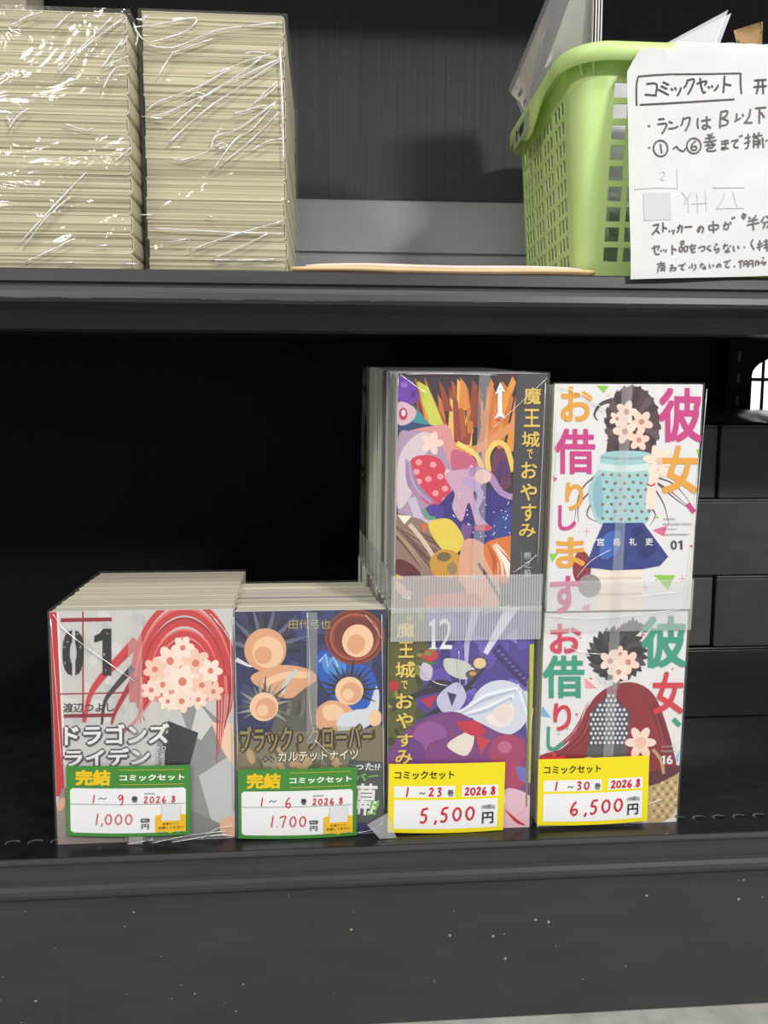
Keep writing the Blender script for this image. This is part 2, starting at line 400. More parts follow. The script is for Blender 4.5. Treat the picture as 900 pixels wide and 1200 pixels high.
# black film lying over the top tier
mb = MB(); nx, ny = 26, 12; V = []
for j in range(ny):
    for i in range(nx):
        x = 0.31 + 0.28 * i / (nx - 1); y = 0.809 + 0.09 * j / (ny - 1)
        t = j / (ny - 1); z = zz[4] + 0.0016 + 0.020 * math.sin(min(1, t * 1.35) * math.pi / 2) * (1 - 0.55 * max(0, (x - 0.40)) / 0.19) + 0.0012 * math.sin(x * 160 + y * 90)
        V.append((x, y, z))
V2 = [(x, y, z - 0.0012) for x, y, z in V]; n = nx * ny
F = [(j * nx + i, j * nx + i + 1, (j + 1) * nx + i + 1, (j + 1) * nx + i) for j in range(ny - 1) for i in range(nx - 1)]
mb.mesh(V + V2, F + [tuple(n + k for k in reversed(q)) for q in F], mat('black_film', (62, 62, 66), 0.32), True)
tag(mb.build('plastic_sheet'), 'glossy black plastic sheet lying on top of the dark cartons', 'plastic sheet')

# ------------------------------------------------------------------ comic volumes
def ordinal(n): return ['first', 'second', 'third', 'fourth', 'fifth', 'sixth', 'seventh', 'eighth', 'ninth', 'tenth', 'eleventh', 'twelfth', 'thirteenth', 'fourteenth', 'fifteenth'][n - 1]
def lean_mesh(me, k):
    for v in me.vertices: v.co.x += k * v.co.z
def book_parts(w, h, t, lean, jm, pm):
    """jacket: front board, rounded spine on the +x side, back board; pages inside"""
    b = 0.0006; r = 0.003
    prof = [(0, 0)] + [(w - r + r * math.sin(a), r - r * math.cos(a)) for a in [0, .4, .8, 1.2, 1.57]] + [(w - r + r * math.cos(a), t - r + r * math.sin(a)) for a in [0, .4, .8, 1.2, 1.57]] + [(0, t), (0, t - b)]
    prof += [(w - r + (r - b) * math.cos(a), t - r + (r - b) * math.sin(a)) for a in [1.57, .8, 0]] + [(w - r + (r - b) * math.sin(a), r - (r - b) * math.cos(a)) for a in [1.57, .8, 0]] + [(0, b)]
    mj = MB(); mj.extrude(prof, 'z', 0, h, jm)
    mp = MB(); mp.box((0.0005, b, 0.0003), (w - 0.0012, t - b, h - 0.0003), pm)
    a, c = mj.data('jacket'), mp.data('page_block'); lean_mesh(a, lean); lean_mesh(c, lean)
    return a, c
JK = [M_white, M_white, mat('jacket_cream', (222, 214, 196), 0.4), mat('jacket_olive', (120, 118, 96), 0.4), mat('jacket_mauve', (150, 120, 128), 0.4), mat('jacket_slate', (96, 102, 112), 0.4), M_grey, M_white]
def volume_run(x0, y0, z0, w, h, t, n, shear, lean, art, labels, group, skip_first_art=False, jackets=JK, jit=0.0006, pm=None, dz=0.0004, grow=0.0, lift=0.0):
    pm = pm or M_page
    ja, pa = book_parts(w, h, t - 0.0002, lean, M_white, pm)
    proto = None
    for i in range(n):
        nm = 'comic_book'
        if i == 0:
            r = empty(nm, (x0, y0, z0)); ch = []
            for n_, me in (('jacket', ja), ('page_block', pa)):
                o = bpy.data.objects.new(n_, me); C.objects.link(o); o.parent = r; ch.append(o)
            if art:
                me = art.mb.data('front_cover'); lean_mesh(me, lean)
                o = bpy.data.objects.new('front_cover', me); C.objects.link(o); o.parent = r
            proto = (r, ch)
        else:
            r = proto[0].copy(); C.objects.link(r)
            r.location = (x0 + shear * i + rnd.uniform(-jit, jit), y0 + t * i, z0 + lift * i)
            for c in proto[1]:
                k = c.copy(); C.objects.link(k); k.parent = r
                if k.name.startswith('jacket'):
                    k.material_slots[0].link = 'OBJECT'; k.material_slots[0].material = rnd.choice(jackets)
            r.scale = (1, 1, 1 - rnd.uniform(0, dz) / 0.18 + grow * i)
        tag(r, labels(i), 'comic book', group)

def mottled(A, x0, y0, x1, y1, cols, n, r0, r1, seed=1):
    q = random.Random(seed)
    for i in range(n): A.oval(q.uniform(x0, x1), q.uniform(y0, y1), q.uniform(r0, r1), q.uniform(r0, r1) * .6, q.choice(cols), 9, rot=q.uniform(0, 90), same=False)
def streaks(A, pts, n, wd, cols, spread, seed=1, taper='leaf'):
    q = random.Random(seed)
    for i in range(n):
        dx = q.uniform(-spread, spread); s_ = q.uniform(-spread, spread) * .3
        A.stroke([(x + dx * (0.6 + 0.8 * k / max(1, len(pts) - 1)) + q.uniform(-3, 3), y + s_) for k, (x, y) in enumerate(pts)], wd * q.uniform(.5, 1.3), q.choice(cols), taper=taper, n=3)
K = (32, 30, 32); WH = (238, 237, 236)

# --- cover: white and red, black stencil number
def cover_red():
    A = Art([(60, 215), (780, 215), (783, 1112), (92, 1122)], 0.138, 0.187)
    A.poly([(40, 200), (800, 200), (800, 1140), (60, 1140)], (208, 205, 202))
    mottled(A, 90, 230, 420, 640, [(220, 218, 216), (196, 193, 191), (203, 200, 198)], 26, 14, 46, 3)
    A.poly([(40, 200), (87, 200), (118, 930), (60, 930)], (206, 44, 52)); A.poly([(87, 200), (95, 200), (122, 800), (114, 800)], WH)
    A.rect(186, 215, 193, 640, (168, 66, 72)); A.rect(92, 526, 390, 532, (170, 64, 70)); A.rect(104, 240, 302, 255, (150, 32, 44))
    RED = (208, 62, 66); RD = (176, 44, 52); RL = (232, 120, 116)
    # grey stepped planes
    A.poly([(470, 1130), (470, 760), (500, 640), (560, 580), (650, 575), (720, 640), (800, 700), (800, 1130)], (146, 147, 146))
    A.poly([(640, 860), (800, 760), (800, 1080), (690, 1040)], (196, 197, 195)); A.poly([(470, 600), (560, 570), (600, 690), (520, 700)], (205, 205, 202)); A.poly([(640, 570), (610, 690), (650, 720), (700, 650)], (214, 213, 210))
    A.poly([(460, 990), (620, 1000), (800, 1090), (800, 1130), (460, 1130)], (128, 128, 128)); A.poly([(690, 650), (800, 660), (800, 850), (740, 770)], (246, 208, 180)); A.oval(762, 1066, 40, 44, (226, 178, 150))
    A.poly([(520, 640), (640, 690), (606, 815), (520, 815)], (52, 54, 58)); A.poly([(500, 700), (560, 660), (600, 760), (560, 815), (500, 815)], (44, 46, 50))
    # warm disc under red arches
    A.poly([(430, 470), (470, 330), (578, 290), (690, 330), (725, 470), (690, 560), (578, 600), (460, 560)], (232, 150, 140))
    for k, (rx, c) in enumerate(((344, RED), (318, RL), (300, RED), (276, RD), (258, RED), (232, RL), (218, RED), (192, RD), (180, RED), (160, RL), (150, RED))):
        w_ = 26 if c == RED else 10
        A.stroke([(585 + rx * .60 * math.cos(R(a)), 520 + rx * .98 * math.sin(R(a))) for a in range(172, 372, 12)], w_ + 6, c, taper=(.7, .7), n=3)
    for k in range(7): A.stroke([(400 + k * 9, 470), (395 + k * 10, 560), (430 - k * 16, 640 + k * 9)], 15, [RED, RD, RL, RED][k % 4], taper=(1, .2))
    for k in range(6): A.stroke([(770 - k * 12, 470), (776 - k * 12, 560), (752 - k * 8, 640 + k * 34)], 15, [RED, RD, RL, RED][k % 4], taper=(1, .2))
    for k, (x, y, r_) in enumerate(((530, 410, 60), (630, 420, 58), (578, 490, 66), (500, 500, 46), (655, 505, 44), (580, 360, 44), (575, 565, 46), (470, 440, 46), (690, 450, 46), (455, 520, 40), (700, 530, 40), (520, 565, 36), (640, 560, 38))): A.flower(x, y, r_, [(252, 226, 208), (248, 206, 184), (252, 232, 216)][k % 3], (226, 128, 112), 6, k * 23)
    A.stroke([(400, 330), (330, 400), (260, 470), (215, 540), (195, 640)], 42, RED, taper=(1, .25))
    A.stroke([(385, 430), (320, 500), (275, 560), (262, 650)], 26, (70, 52, 56), taper=(1, .3)); A.stroke([(390, 470), (320, 590), (300, 650)], 24, RD, taper=(1, .3))
    # lettering
    A.text('0', 108, 282, 196, 461, (38, 36, 38), 0.05); A.one(234, 282, 300, 461, (38, 36, 38))
    A.rect(148, 278, 160, 466, (206, 203, 200)); 
    for x, y in ((120, 410), (170, 300), (130, 330), (272, 380), (285, 300), (118, 350), (278, 440), (186, 430), (180, 350)): A.oval(x, y, rnd.uniform(2, 5), rnd.uniform(2, 7), (150, 147, 146), 7)
    A.text('渡辺つよし', 113, 564, 310, 600, (40, 34, 36), 0.012); A.rect(115, 607, 310, 620, (140, 36, 46))
    for t, a, b, c, d in (('ドラゴンズ', 118, 648, 526, 728), ('ライデン', 118, 742, 450, 812)):
        for ex, ey in ((-7, 3), (7, 3), (0, 9), (0, -6)): A.text(t, a + ex, b + ey, c + ex, d + ey, (84, 78, 80), 0.05)
        A.text(t, a, b, c, d, (240, 238, 236), 0.035)
    A.text('Dragons', 492, 740, 512, 815, (236, 234, 232), 0.01, rot=90); A.text('Rioting', 468, 740, 486, 810, (236, 234, 232), 0.01, rot=90)
    for k in range(8): A.rect(453, 742 + k * 9, 459, 747 + k * 9, (225, 222, 220))
    A.poly([(100, 930), (130, 900), (200, 1000), (420, 1060), (420, 1122), (90, 1122)], (150, 138, 132), True)
    A.oval(106, 960, 14, 28, (226, 170, 140), rot=20)
    return A

# --- cover: navy with four warm clusters and a gold title
def cover_navy():
    A = Art([(85, 224), (675, 218), (680, 1110), (92, 1105)], 0.1175, 0.1848)
    A.poly([(60, 200), (700, 200), (700, 1130), (60, 1130)], (46, 50, 92))
    mottled(A, 90, 230, 680, 640, [(58, 64, 112), (40, 42, 78), (66, 74, 122), (52, 58, 100)], 34, 20, 70, 8)
    P1 = (228, 168, 128); P2 = (246, 204, 164); P3 = (196, 130, 96); D = (42, 40, 52)
    def sun(cx, cy, r_, disc, spike, rad, n_, a0, a1, inner=None):
        for i in range(n_):
            a = R(a0 + (a1 - a0) * i / (n_ - 1)); l = rad * (1 + .16 * (i % 3))
            A.stroke([(cx + r_ * .5 * math.cos(a), cy + r_ * .5 * math.sin(a)), (cx + l * math.cos(a + .05), cy + l * math.sin(a + .05))], r_ * .34, spike[i % len(spike)], smooth=False, taper=(1, .08))
        A.oval(cx, cy, r_, r_, disc, 24); A.oval(cx + r_ * .12, cy + r_ * .12, r_ * .74, r_ * .74, inner or P2, 20); A.oval(cx - r_ * .1, cy + r_ * .25, r_ * .42, r_ * .42, disc, 16)
    # rolling bands
    A.poly([(150, 470), (260, 430), (380, 450), (400, 500), (300, 560), (190, 520)], P1, True); A.stroke([(200, 500), (280, 470), (380, 470)], 26, P2)
    A.stroke([(178, 424), (150, 432), (120, 420), (92, 405)], 14, (226, 228, 234), taper=(.3, 1.2)); A.stroke([(330, 450), (290, 490), (270, 540)], 16, (205, 208, 214))
    A.poly([(415, 380), (470, 385), (560, 425), (620, 450), (650, 540), (640, 620), (560, 630), (470, 560), (410, 470)], (36, 92, 188), True)
    A.poly([(430, 400), (520, 430), (500, 470), (440, 460)], (80, 142, 214), True); A.stroke([(415, 420), (440, 390), (450, 440), (470, 400), (490, 440)], 9, (170, 200, 232), smooth=False)
    A.poly([(412, 490), (360, 520), (250, 610), (225, 690), (280, 700), (400, 690)], (96, 94, 84), False)
    for i in range(7): A.poly([(260 + i * 20, 620 + i * 5), (285 + i * 18, 570 - i * 6), (300 + i * 16, 640 - i * 9)], [(74, 72, 66), (120, 118, 104), (86, 84, 78)][i % 3])
    A.poly([(405, 620), (420, 590), (470, 570), (540, 600), (560, 660), (540, 700), (420, 690)], P1, True); A.poly([(430, 600), (480, 585), (520, 630), (450, 650)], P2, True)
    A.poly([(490, 640), (560, 610), (610, 600), (640, 520), (655, 560), (640, 650), (560, 700), (500, 700)], (216, 220, 230), True); A.oval(640, 645, 26, 34, P2)
    # four banded discs with rays
    sun(205, 370, 82, P1, [D, (104, 108, 132), (60, 60, 80)], 150, 19, 180, 360)
    sun(200, 590, 56, P2, [(118, 124, 112), (156, 160, 146), (82, 88, 82)], 92, 17, 150, 390, P1)
    for i in range(5): A.oval(555, 325, 118 - i * 9, 108 - i * 8, [(142, 66, 50), (110, 46, 38), (176, 92, 70), (142, 66, 50), (120, 52, 42)][i], 28)
    A.oval(566, 340, 62, 64, P2, 22); A.oval(560, 352, 36, 38, P1, 18)
    sun(535, 535, 56, P2, [D, (64, 60, 70)], 100, 17, 170, 380, P1)
    A.poly([(90, 700), (180, 690), (560, 690), (675, 680), (675, 830), (92, 840)], (128, 118, 94), True)
    mottled(A, 120, 770, 560, 830, [(98, 98, 80), (160, 150, 122), P3, (190, 160, 120)], 26, 12, 34, 6)
    # lettering
    A.text('田代弓也', 296, 256, 458, 292, (176, 158, 92), 0.012)
    A.poly([(535, 806), (678, 822), (684, 1070), (540, 1060)], (74, 82, 78)); A.poly([(540, 826), (670, 840), (672, 846), (540, 832)], (120, 128, 122))
    A.text('った!?', 566, 822, 662, 852, WH, 0.02, rot=4); A.text('バー', 560, 864, 655, 894, (120, 196, 84), 0.03, rot=-6)
    A.text('幕', 558, 905, 655, 1036, WH, 0.025, rot=3); A.text('!!', 612, 975, 662, 1036, (120, 196, 84), 0.02, 0.3)
    T = 'ブラック・クローバー'
    for ex, ey in ((-6, 0), (6, 0), (0, 6), (0, -6)): A.text(T, 104 + ex, 664 + ey, 636 + ex, 768 + ey, (44, 40, 34), 0.05)
    A.text(T, 104, 664, 636, 768, (158, 138, 84), 0.02)
    for x, y, r_ in ((106, 735, 60), (636, 720, -60), (330, 762, 30), (480, 764, -20)): A.stroke([(x, y - 30), (x + r_ * .1, y), (x + r_ * .5, y + 24)], 14, (70, 62, 44), taper=(1, .1))
    A.text('BLACK CLOVER', 466, 674, 562, 686, (190, 170, 110), 0.0)
    for x in (205, 229): A.poly([(x - 14, 795), (x, 780), (x + 14, 795), (x, 810)], (48, 46, 44))
    A.text('外', 198, 787, 213, 803, (214, 204, 176)); A.text('伝', 222, 787, 237, 803, (214, 204, 176))
    for ex in (-4, 4): A.text('カルテットナイツ', 256 + ex, 770, 574 + ex, 810, (70, 62, 46), 0.03)
    A.text('カルテットナイツ', 256, 768, 574, 808, (240, 234, 214), 0.02)
    return A

# --- cover: golden shards and starry cloth, dark title strip
def cover_gold():
    A = Art([(203, 62), (838, 62), (805, 1050), (190, 1050)], 0.116, 0.1822)
    A.poly([(180, 40), (860, 40), (860, 1070), (170, 1070)], (64, 48, 52))
    q = random.Random(11)
    G = [(232, 152, 62), (206, 122, 54), (240, 190, 96), (176, 88, 48), (226, 138, 70), (150, 70, 52)]
    for i in range(44):
        x = q.uniform(270, 700); y = q.uniform(70, 210); l = q.uniform(120, 330); w_ = q.uniform(10, 24); dx = (500 - x) * q.uniform(.1, .5) + q.uniform(-30, 30)
        A.poly([(x, y), (x + w_, y + 26), (x + dx + w_, y + l), (x + dx - w_, y + l)], q.choice(G))
    A.poly([(285, 95), (330, 120), (395, 275), (350, 285), (310, 200)], (206, 210, 84)); A.poly([(262, 190), (340, 275), (380, 290), (250, 292)], (60, 150, 160)); A.poly([(200, 255), (300, 270), (380, 285), (300, 310), (200, 310)], (52, 70, 120), True)
    A.poly([(203, 80), (240, 82), (275, 110), (292, 165), (255, 192), (203, 170)], (112, 62, 168), True); A.oval(230, 110, 16, 12, (150, 104, 204)); A.oval(268, 150, 10, 14, (84, 40, 128))
    A.poly([(203, 185), (250, 190), (280, 225), (250, 268), (203, 270)], (222, 182, 196), True); A.oval(225, 230, 18, 26, (180, 60, 84)); A.oval(226, 226, 9, 14, (236, 220, 226))
    A.stroke([(430, 360), (520, 380), (610, 330), (700, 270)], 34, (226, 150, 92)); A.stroke([(450, 350), (530, 400), (560, 470)], 20, (240, 214, 120))
    A.stroke([(585, 470), (580, 400), (615, 350), (660, 370), (690, 470)], 22, (240, 206, 110)); A.poly([(600, 480), (600, 410), (625, 375), (655, 390), (680, 520), (640, 540)], (110, 60, 84), True)
    streaks(A, [(640, 420), (645, 470), (640, 520)], 8, 14, [(80, 50, 110), (150, 100, 150), (60, 40, 80)], 22, 4)
    # cloths and cushions
    A.poly([(203, 330), (260, 300), (330, 285), (420, 300), (440, 380), (500, 430), (560, 470), (520, 620), (420, 680), (300, 690), (203, 640)], (176, 150, 178), True)
    A.poly([(203, 430), (250, 340), (320, 300), (390, 315), (340, 370), (290, 440), (260, 560), (203, 620)], (218, 200, 208), True)
    A.poly([(250, 300), (340, 280), (420, 285), (440, 420), (420, 440), (370, 330), (300, 300)], (222, 150, 150), True)
    for k in range(5): A.oval(345 + 26 * math.cos(R(k * 72)), 350 + 26 * math.sin(R(k * 72)), 24, 15, (250, 214, 200), 12, rot=k * 72)
    A.poly([(255, 425), (320, 400), (390, 430), (425, 560), (405, 625), (320, 600), (270, 540)], (214, 66, 88), True)
    for x, y in ((290, 430), (350, 440), (380, 490), (330, 500), (290, 510), (360, 560), (400, 590), (280, 470), (400, 540)): A.oval(x, y, 14, 13, (240, 160, 168), 9)
    streaks(A, [(240, 420), (260, 520), (330, 600)], 14, 12, [(232, 220, 226), (190, 160, 190), (160, 130, 170)], 26, 6)
    A.poly([(430, 380), (520, 410), (530, 470), (440, 480)], (200, 100, 130), True); A.stroke([(400, 470), (470, 490), (520, 450)], 26, (236, 200, 206))
    A.poly([(350, 650), (440, 540), (520, 500), (620, 560), (720, 610), (730, 690), (690, 750), (600, 785), (490, 770), (400, 700)], (62, 48, 128), True)
    A.poly([(620, 660), (720, 600), (790, 640), (800, 730), (680, 750), (590, 745)], (58, 72, 146), True); A.poly([(700, 690), (790, 660), (800, 720), (720, 740)], (84, 110, 180), True)
    A.poly([(400, 480), (520, 460), (560, 520), (520, 560), (560, 690), (530, 690), (500, 600), (470, 680), (430, 620), (440, 560)], (206, 166, 190), True)
    A.stroke([(500, 470), (580, 480), (640, 560), (740, 600), (760, 660)], 40, (176, 140, 186), taper=(1, .3)); A.stroke([(480, 500), (550, 560), (530, 640), (580, 700)], 36, (190, 160, 206), taper=(1, .3)); A.oval(560, 490, 36, 30, (240, 200, 190))
    A.oval(562, 708, 38, 14, (206, 80, 110)); A.oval(716, 638, 26, 12, (206, 70, 90))
    for i in range(46): A.oval(q.uniform(430, 690), q.uniform(560, 745), 3.2, 3.2, (226, 220, 240), 6)
    A.poly([(470, 690), (520, 700), (490, 790), (460, 780)], (120, 84, 150)); A.stroke([(260, 580), (300, 680), (370, 690)], 36, (206, 190, 214)); A.oval(355, 640, 44, 34, (84, 60, 150)); A.stroke([(310, 625), (330, 660), (360, 665)], 16, (100, 160, 120))
    # lower field
    A.poly([(180, 680), (260, 660), (340, 700), (470, 860), (470, 1060), (180, 1060)], (150, 120, 104), True)
    streaks(A, [(190, 700), (300, 780), (420, 900)], 20, 10, [(120, 90, 84), (176, 146, 120), (96, 70, 70)], 90, 7)
    A.poly([(330, 690), (420, 670), (480, 760), (440, 820), (380, 790)], (232, 206, 84), True); A.poly([(200, 650), (260, 655), (230, 690)], (244, 236, 210)); A.poly([(300, 690), (330, 690), (310, 730)], (226, 110, 60))
    A.stroke([(250, 690), (300, 750), (360, 840)], 18, (220, 196, 178)); A.poly([(335, 850), (380, 800), (450, 815), (480, 880), (420, 930), (360, 915)], (206, 152, 58), True); A.oval(395, 830, 30, 20, (120, 100, 60)); A.oval(430, 880, 20, 28, (150, 130, 90))
    A.poly([(470, 780), (560, 775), (620, 900), (620, 1060), (470, 1060)], (226, 168, 138), True); A.poly([(560, 790), (660, 745), (690, 760), (680, 930), (620, 930)], (222, 122, 60), True)
    streaks(A, [(600, 780), (640, 850), (650, 930)], 12, 12, [(240, 214, 180), (190, 90, 50), (246, 240, 232)], 40, 8); A.stroke([(540, 860), (590, 940), (640, 1030)], 14, (92, 72, 70))
    A.poly([(195, 840), (260, 860), (300, 920), (195, 920)], (96, 36, 42), True); A.poly([(195, 900), (250, 930), (195, 960)], (222, 170, 50)); A.poly([(190, 930), (450, 930), (470, 1050), (190, 1050)], (150, 110, 96), True)
    A.text('S', 222, 975, 262, 1010, (240, 236, 232), 0.02, rot=25); A.oval(215, 965, 18, 40, (230, 180, 160), rot=-40); A.poly([(330, 1000), (520, 990), (540, 1050), (330, 1050)], (216, 120, 90), True)
    # title strip
    A.poly([(703, 40), (860, 40), (830, 1070), (668, 1070)], (74, 72, 74)); 
    for i in range(26): A.rect(806 + (i % 3) * 4, 130 + i * 22, 812 + (i % 3) * 4, 136 + i * 22, (170, 60, 56))
    for t, a, b, c, d in (('魔', 732, 120, 806, 190), ('王', 732, 208, 802, 284), ('城', 724, 302, 802, 368), ('で', 746, 376, 772, 418), ('お', 722, 428, 790, 500), ('や', 718, 520, 790, 594), ('す', 722, 606, 786, 682), ('み', 712, 692, 784, 750)):
        A.text(t, a + 3, b + 3, c + 3, d + 3, (38, 34, 34), 0.03); A.text(t, a, b, c, d, (232, 196, 96), 0.02)
    for t, b in (('熊', 814), ('之', 852), ('股', 890)): A.text(t, 734, b, 764, b + 30, (214, 212, 210), 0.0)
    A.rect(722, 812, 725, 950, (130, 128, 128))
    W = (240, 240, 240)
    A.rect(622, 128, 640, 232, W); A.poly([(610, 150), (632, 98), (654, 140), (640, 136), (631, 122), (622, 142)], W); A.poly([(606, 250), (622, 224), (640, 224), (656, 250), (631, 240)], W); A.poly([(612, 252), (650, 252), (632, 262)], (206, 60, 70))
    return A

# --- cover: purple night with silver sweep, gold title on the left
def cover_purple():
    A = Art([(160, 182), (765, 182), (745, 1088), (155, 1105)], 0.117, 0.1845)
    A.poly([(130, 150), (790, 150), (790, 1130), (130, 1130)], (82, 64, 146))
    q = random.Random(3)
    mottled(A, 330, 200, 740, 620, [(100, 80, 172), (64, 48, 120), (120, 98, 190), (76, 60, 150)], 30, 30, 80, 4)
    A.poly([(150, 150), (300, 150), (320, 400), (280, 520), (260, 700), (150, 840)], (92, 92, 46), True)
    for i in range(26): A.oval(q.uniform(165, 300), q.uniform(200, 800), q.uniform(10, 30), q.uniform(8, 20), q.choice([(140, 140, 60), (70, 76, 40), (170, 166, 70), (60, 60, 44)]), 9, rot=q.uniform(0, 90))
    A.oval(182, 492, 22, 22, (190, 40, 50)); A.oval(330, 370, 34, 26, (196, 60, 64)); A.oval(322, 362, 14, 10, (120, 150, 70)); A.oval(345, 345, 12, 10, (110, 150, 60)); A.poly([(270, 390), (360, 400), (330, 410)], (90, 130, 60))
    A.poly([(700, 180), (640, 182), (550, 360), (566, 372)], (226, 222, 240)); A.poly([(540, 182), (500, 182), (470, 330), (478, 520), (492, 330)], (190, 180, 220)); A.poly([(690, 262), (640, 300), (690, 330)], (150, 140, 200))
    A.stroke([(600, 340), (660, 410), (740, 490)], 46, (60, 44, 112)); 
    for k in range(9): A.rect(606 + k * 15, 352 + k * 16, 622 + k * 15, 360 + k * 16, (116, 96, 176))
    A.poly([(390, 385), (470, 395), (520, 440), (470, 470), (400, 440)], (206, 206, 200), True); A.poly([(300, 400), (340, 420), (330, 470), (290, 460)], (210, 196, 216), True)
    for i in range(10):
        a = i * .63; A.poly([(535 + 24 * math.cos(a), 405 + 24 * math.sin(a)), (535 + 46 * math.cos(a + .2), 405 + 40 * math.sin(a + .2)), (535 + 24 * math.cos(a + .45), 405 + 24 * math.sin(a + .45))], (88, 74, 60))
    A.oval(535, 405, 26, 22, (232, 208, 150)); A.oval(506, 450, 30, 20, (90, 84, 96)); A.oval(506, 446, 14, 9, (220, 150, 90))
    for p in ([(165, 600), (300, 520), (480, 500)], [(300, 620), (420, 560), (560, 420)], [(330, 470), (400, 520), (520, 500)], [(300, 500), (380, 480), (450, 510)]): A.stroke(p, 26, (44, 36, 66), taper='leaf')
    A.poly([(360, 540), (440, 480), (480, 540), (440, 600), (380, 600)], (200, 196, 226), True); A.poly([(400, 520), (440, 530), (420, 580)], (70, 56, 100)); A.poly([(290, 550), (360, 530), (330, 590)], (190, 40, 70))
    S = (214, 220, 232)
    A.oval(622, 590, 122, 116, S, 30); A.oval(618, 606, 62, 62, (246, 232, 226), 24)
    for k in range(7): A.stroke([(700 - k * 6, 500 + k * 10), (560, 520 + k * 16), (470, 590 + k * 6), (380, 610 + k * 9)], 18, [S, (240, 244, 250), (184, 194, 216)][k % 3], taper=(1, .2))
    for k in range(4): A.stroke([(690 + k * 12, 520), (728 + k * 6, 620), (735 + k * 4, 720)], 13, [S, (240, 244, 250), (184, 194, 216)][k % 3], taper=(1, .3))
    A.oval(632, 612, 40, 40, (240, 222, 216), 20)
    # warm balls and wedges
    A.poly([(150, 830), (190, 720), (290, 640), (420, 600), (520, 640), (620, 690), (740, 730), (760, 960), (640, 960), (300, 840)], (126, 62, 128), True)
    for x, y, a, b, c in ((330, 700, 70, 60, (150, 84, 156)), (400, 770, 90, 62, (130, 60, 130)), (250, 770, 60, 60, (112, 56, 132)), (650, 770, 76, 74, (170, 62, 104)), (678, 870, 54, 60, (176, 60, 96))): A.oval(x, y, a, b, c, 18)
    A.oval(640, 750, 30, 26, (196, 104, 140)); A.poly([(400, 740), (470, 690), (510, 690), (505, 750), (470, 785)], (238, 222, 214), True); A.poly([(440, 650), (520, 640), (560, 690), (500, 700)], (200, 44, 70), True); A.poly([(520, 700), (580, 720), (540, 780)], (206, 60, 70))
    A.poly([(630, 940), (700, 930), (760, 980), (760, 1110), (600, 1110)], (232, 190, 204), True); A.poly([(690, 830), (745, 850), (735, 900), (700, 880)], (120, 110, 190), True); A.stroke([(640, 1010), (690, 1060), (730, 1080)], 14, (200, 40, 60), taper='leaf'); A.stroke([(735, 1000), (690, 1040)], 12, (190, 40, 60), taper='leaf')
    A.oval(628, 968, 18, 24, (240, 230, 226)); A.poly([(742, 330), (790, 330), (770, 900), (740, 900)], (190, 190, 70)); A.poly([(735, 470), (745, 470), (735, 1000), (728, 1000)], (120, 130, 60))
    # lettering
    for t, a, b, c, d in (('魔', 193, 236, 268, 296), ('王', 200, 312, 264, 378), ('城', 188, 394, 270, 460), ('で', 212, 470, 240, 506), ('お', 190, 522, 262, 586), ('や', 190, 602, 262, 668), ('す', 196, 690, 260, 744), ('み', 188, 756, 258, 816)):
        A.text(t, a + 3, b + 3, c + 3, d + 3, (36, 34, 28), 0.03); A.text(t, a, b, c, d, (236, 204, 96), 0.022)
    A.text('2', 368, 222, 420, 345, (240, 240, 244), 0.0); A.poly([(338, 226), (352, 222), (352, 336), (362, 344), (322, 344), (336, 336), (336, 250), (322, 252), (326, 240)], (240, 240, 244))
    return A

def confetti(A, cols, box, n, seed, r0=5, r1=12):
    q = random.Random(seed)
    for i in range(n):
        x, y, r_, a = q.uniform(box[0], box[2]), q.uniform(box[1], box[3]), q.uniform(r0, r1), q.uniform(0, 6)
        A.poly([(x + r_ * math.cos(a), y + r_ * math.sin(a)), (x + r_ * math.cos(a + 2), y + r_ * math.sin(a + 2)), (x + r_ * math.cos(a + 4.4), y + r_ * math.sin(a + 4.4))], q.choice(cols))
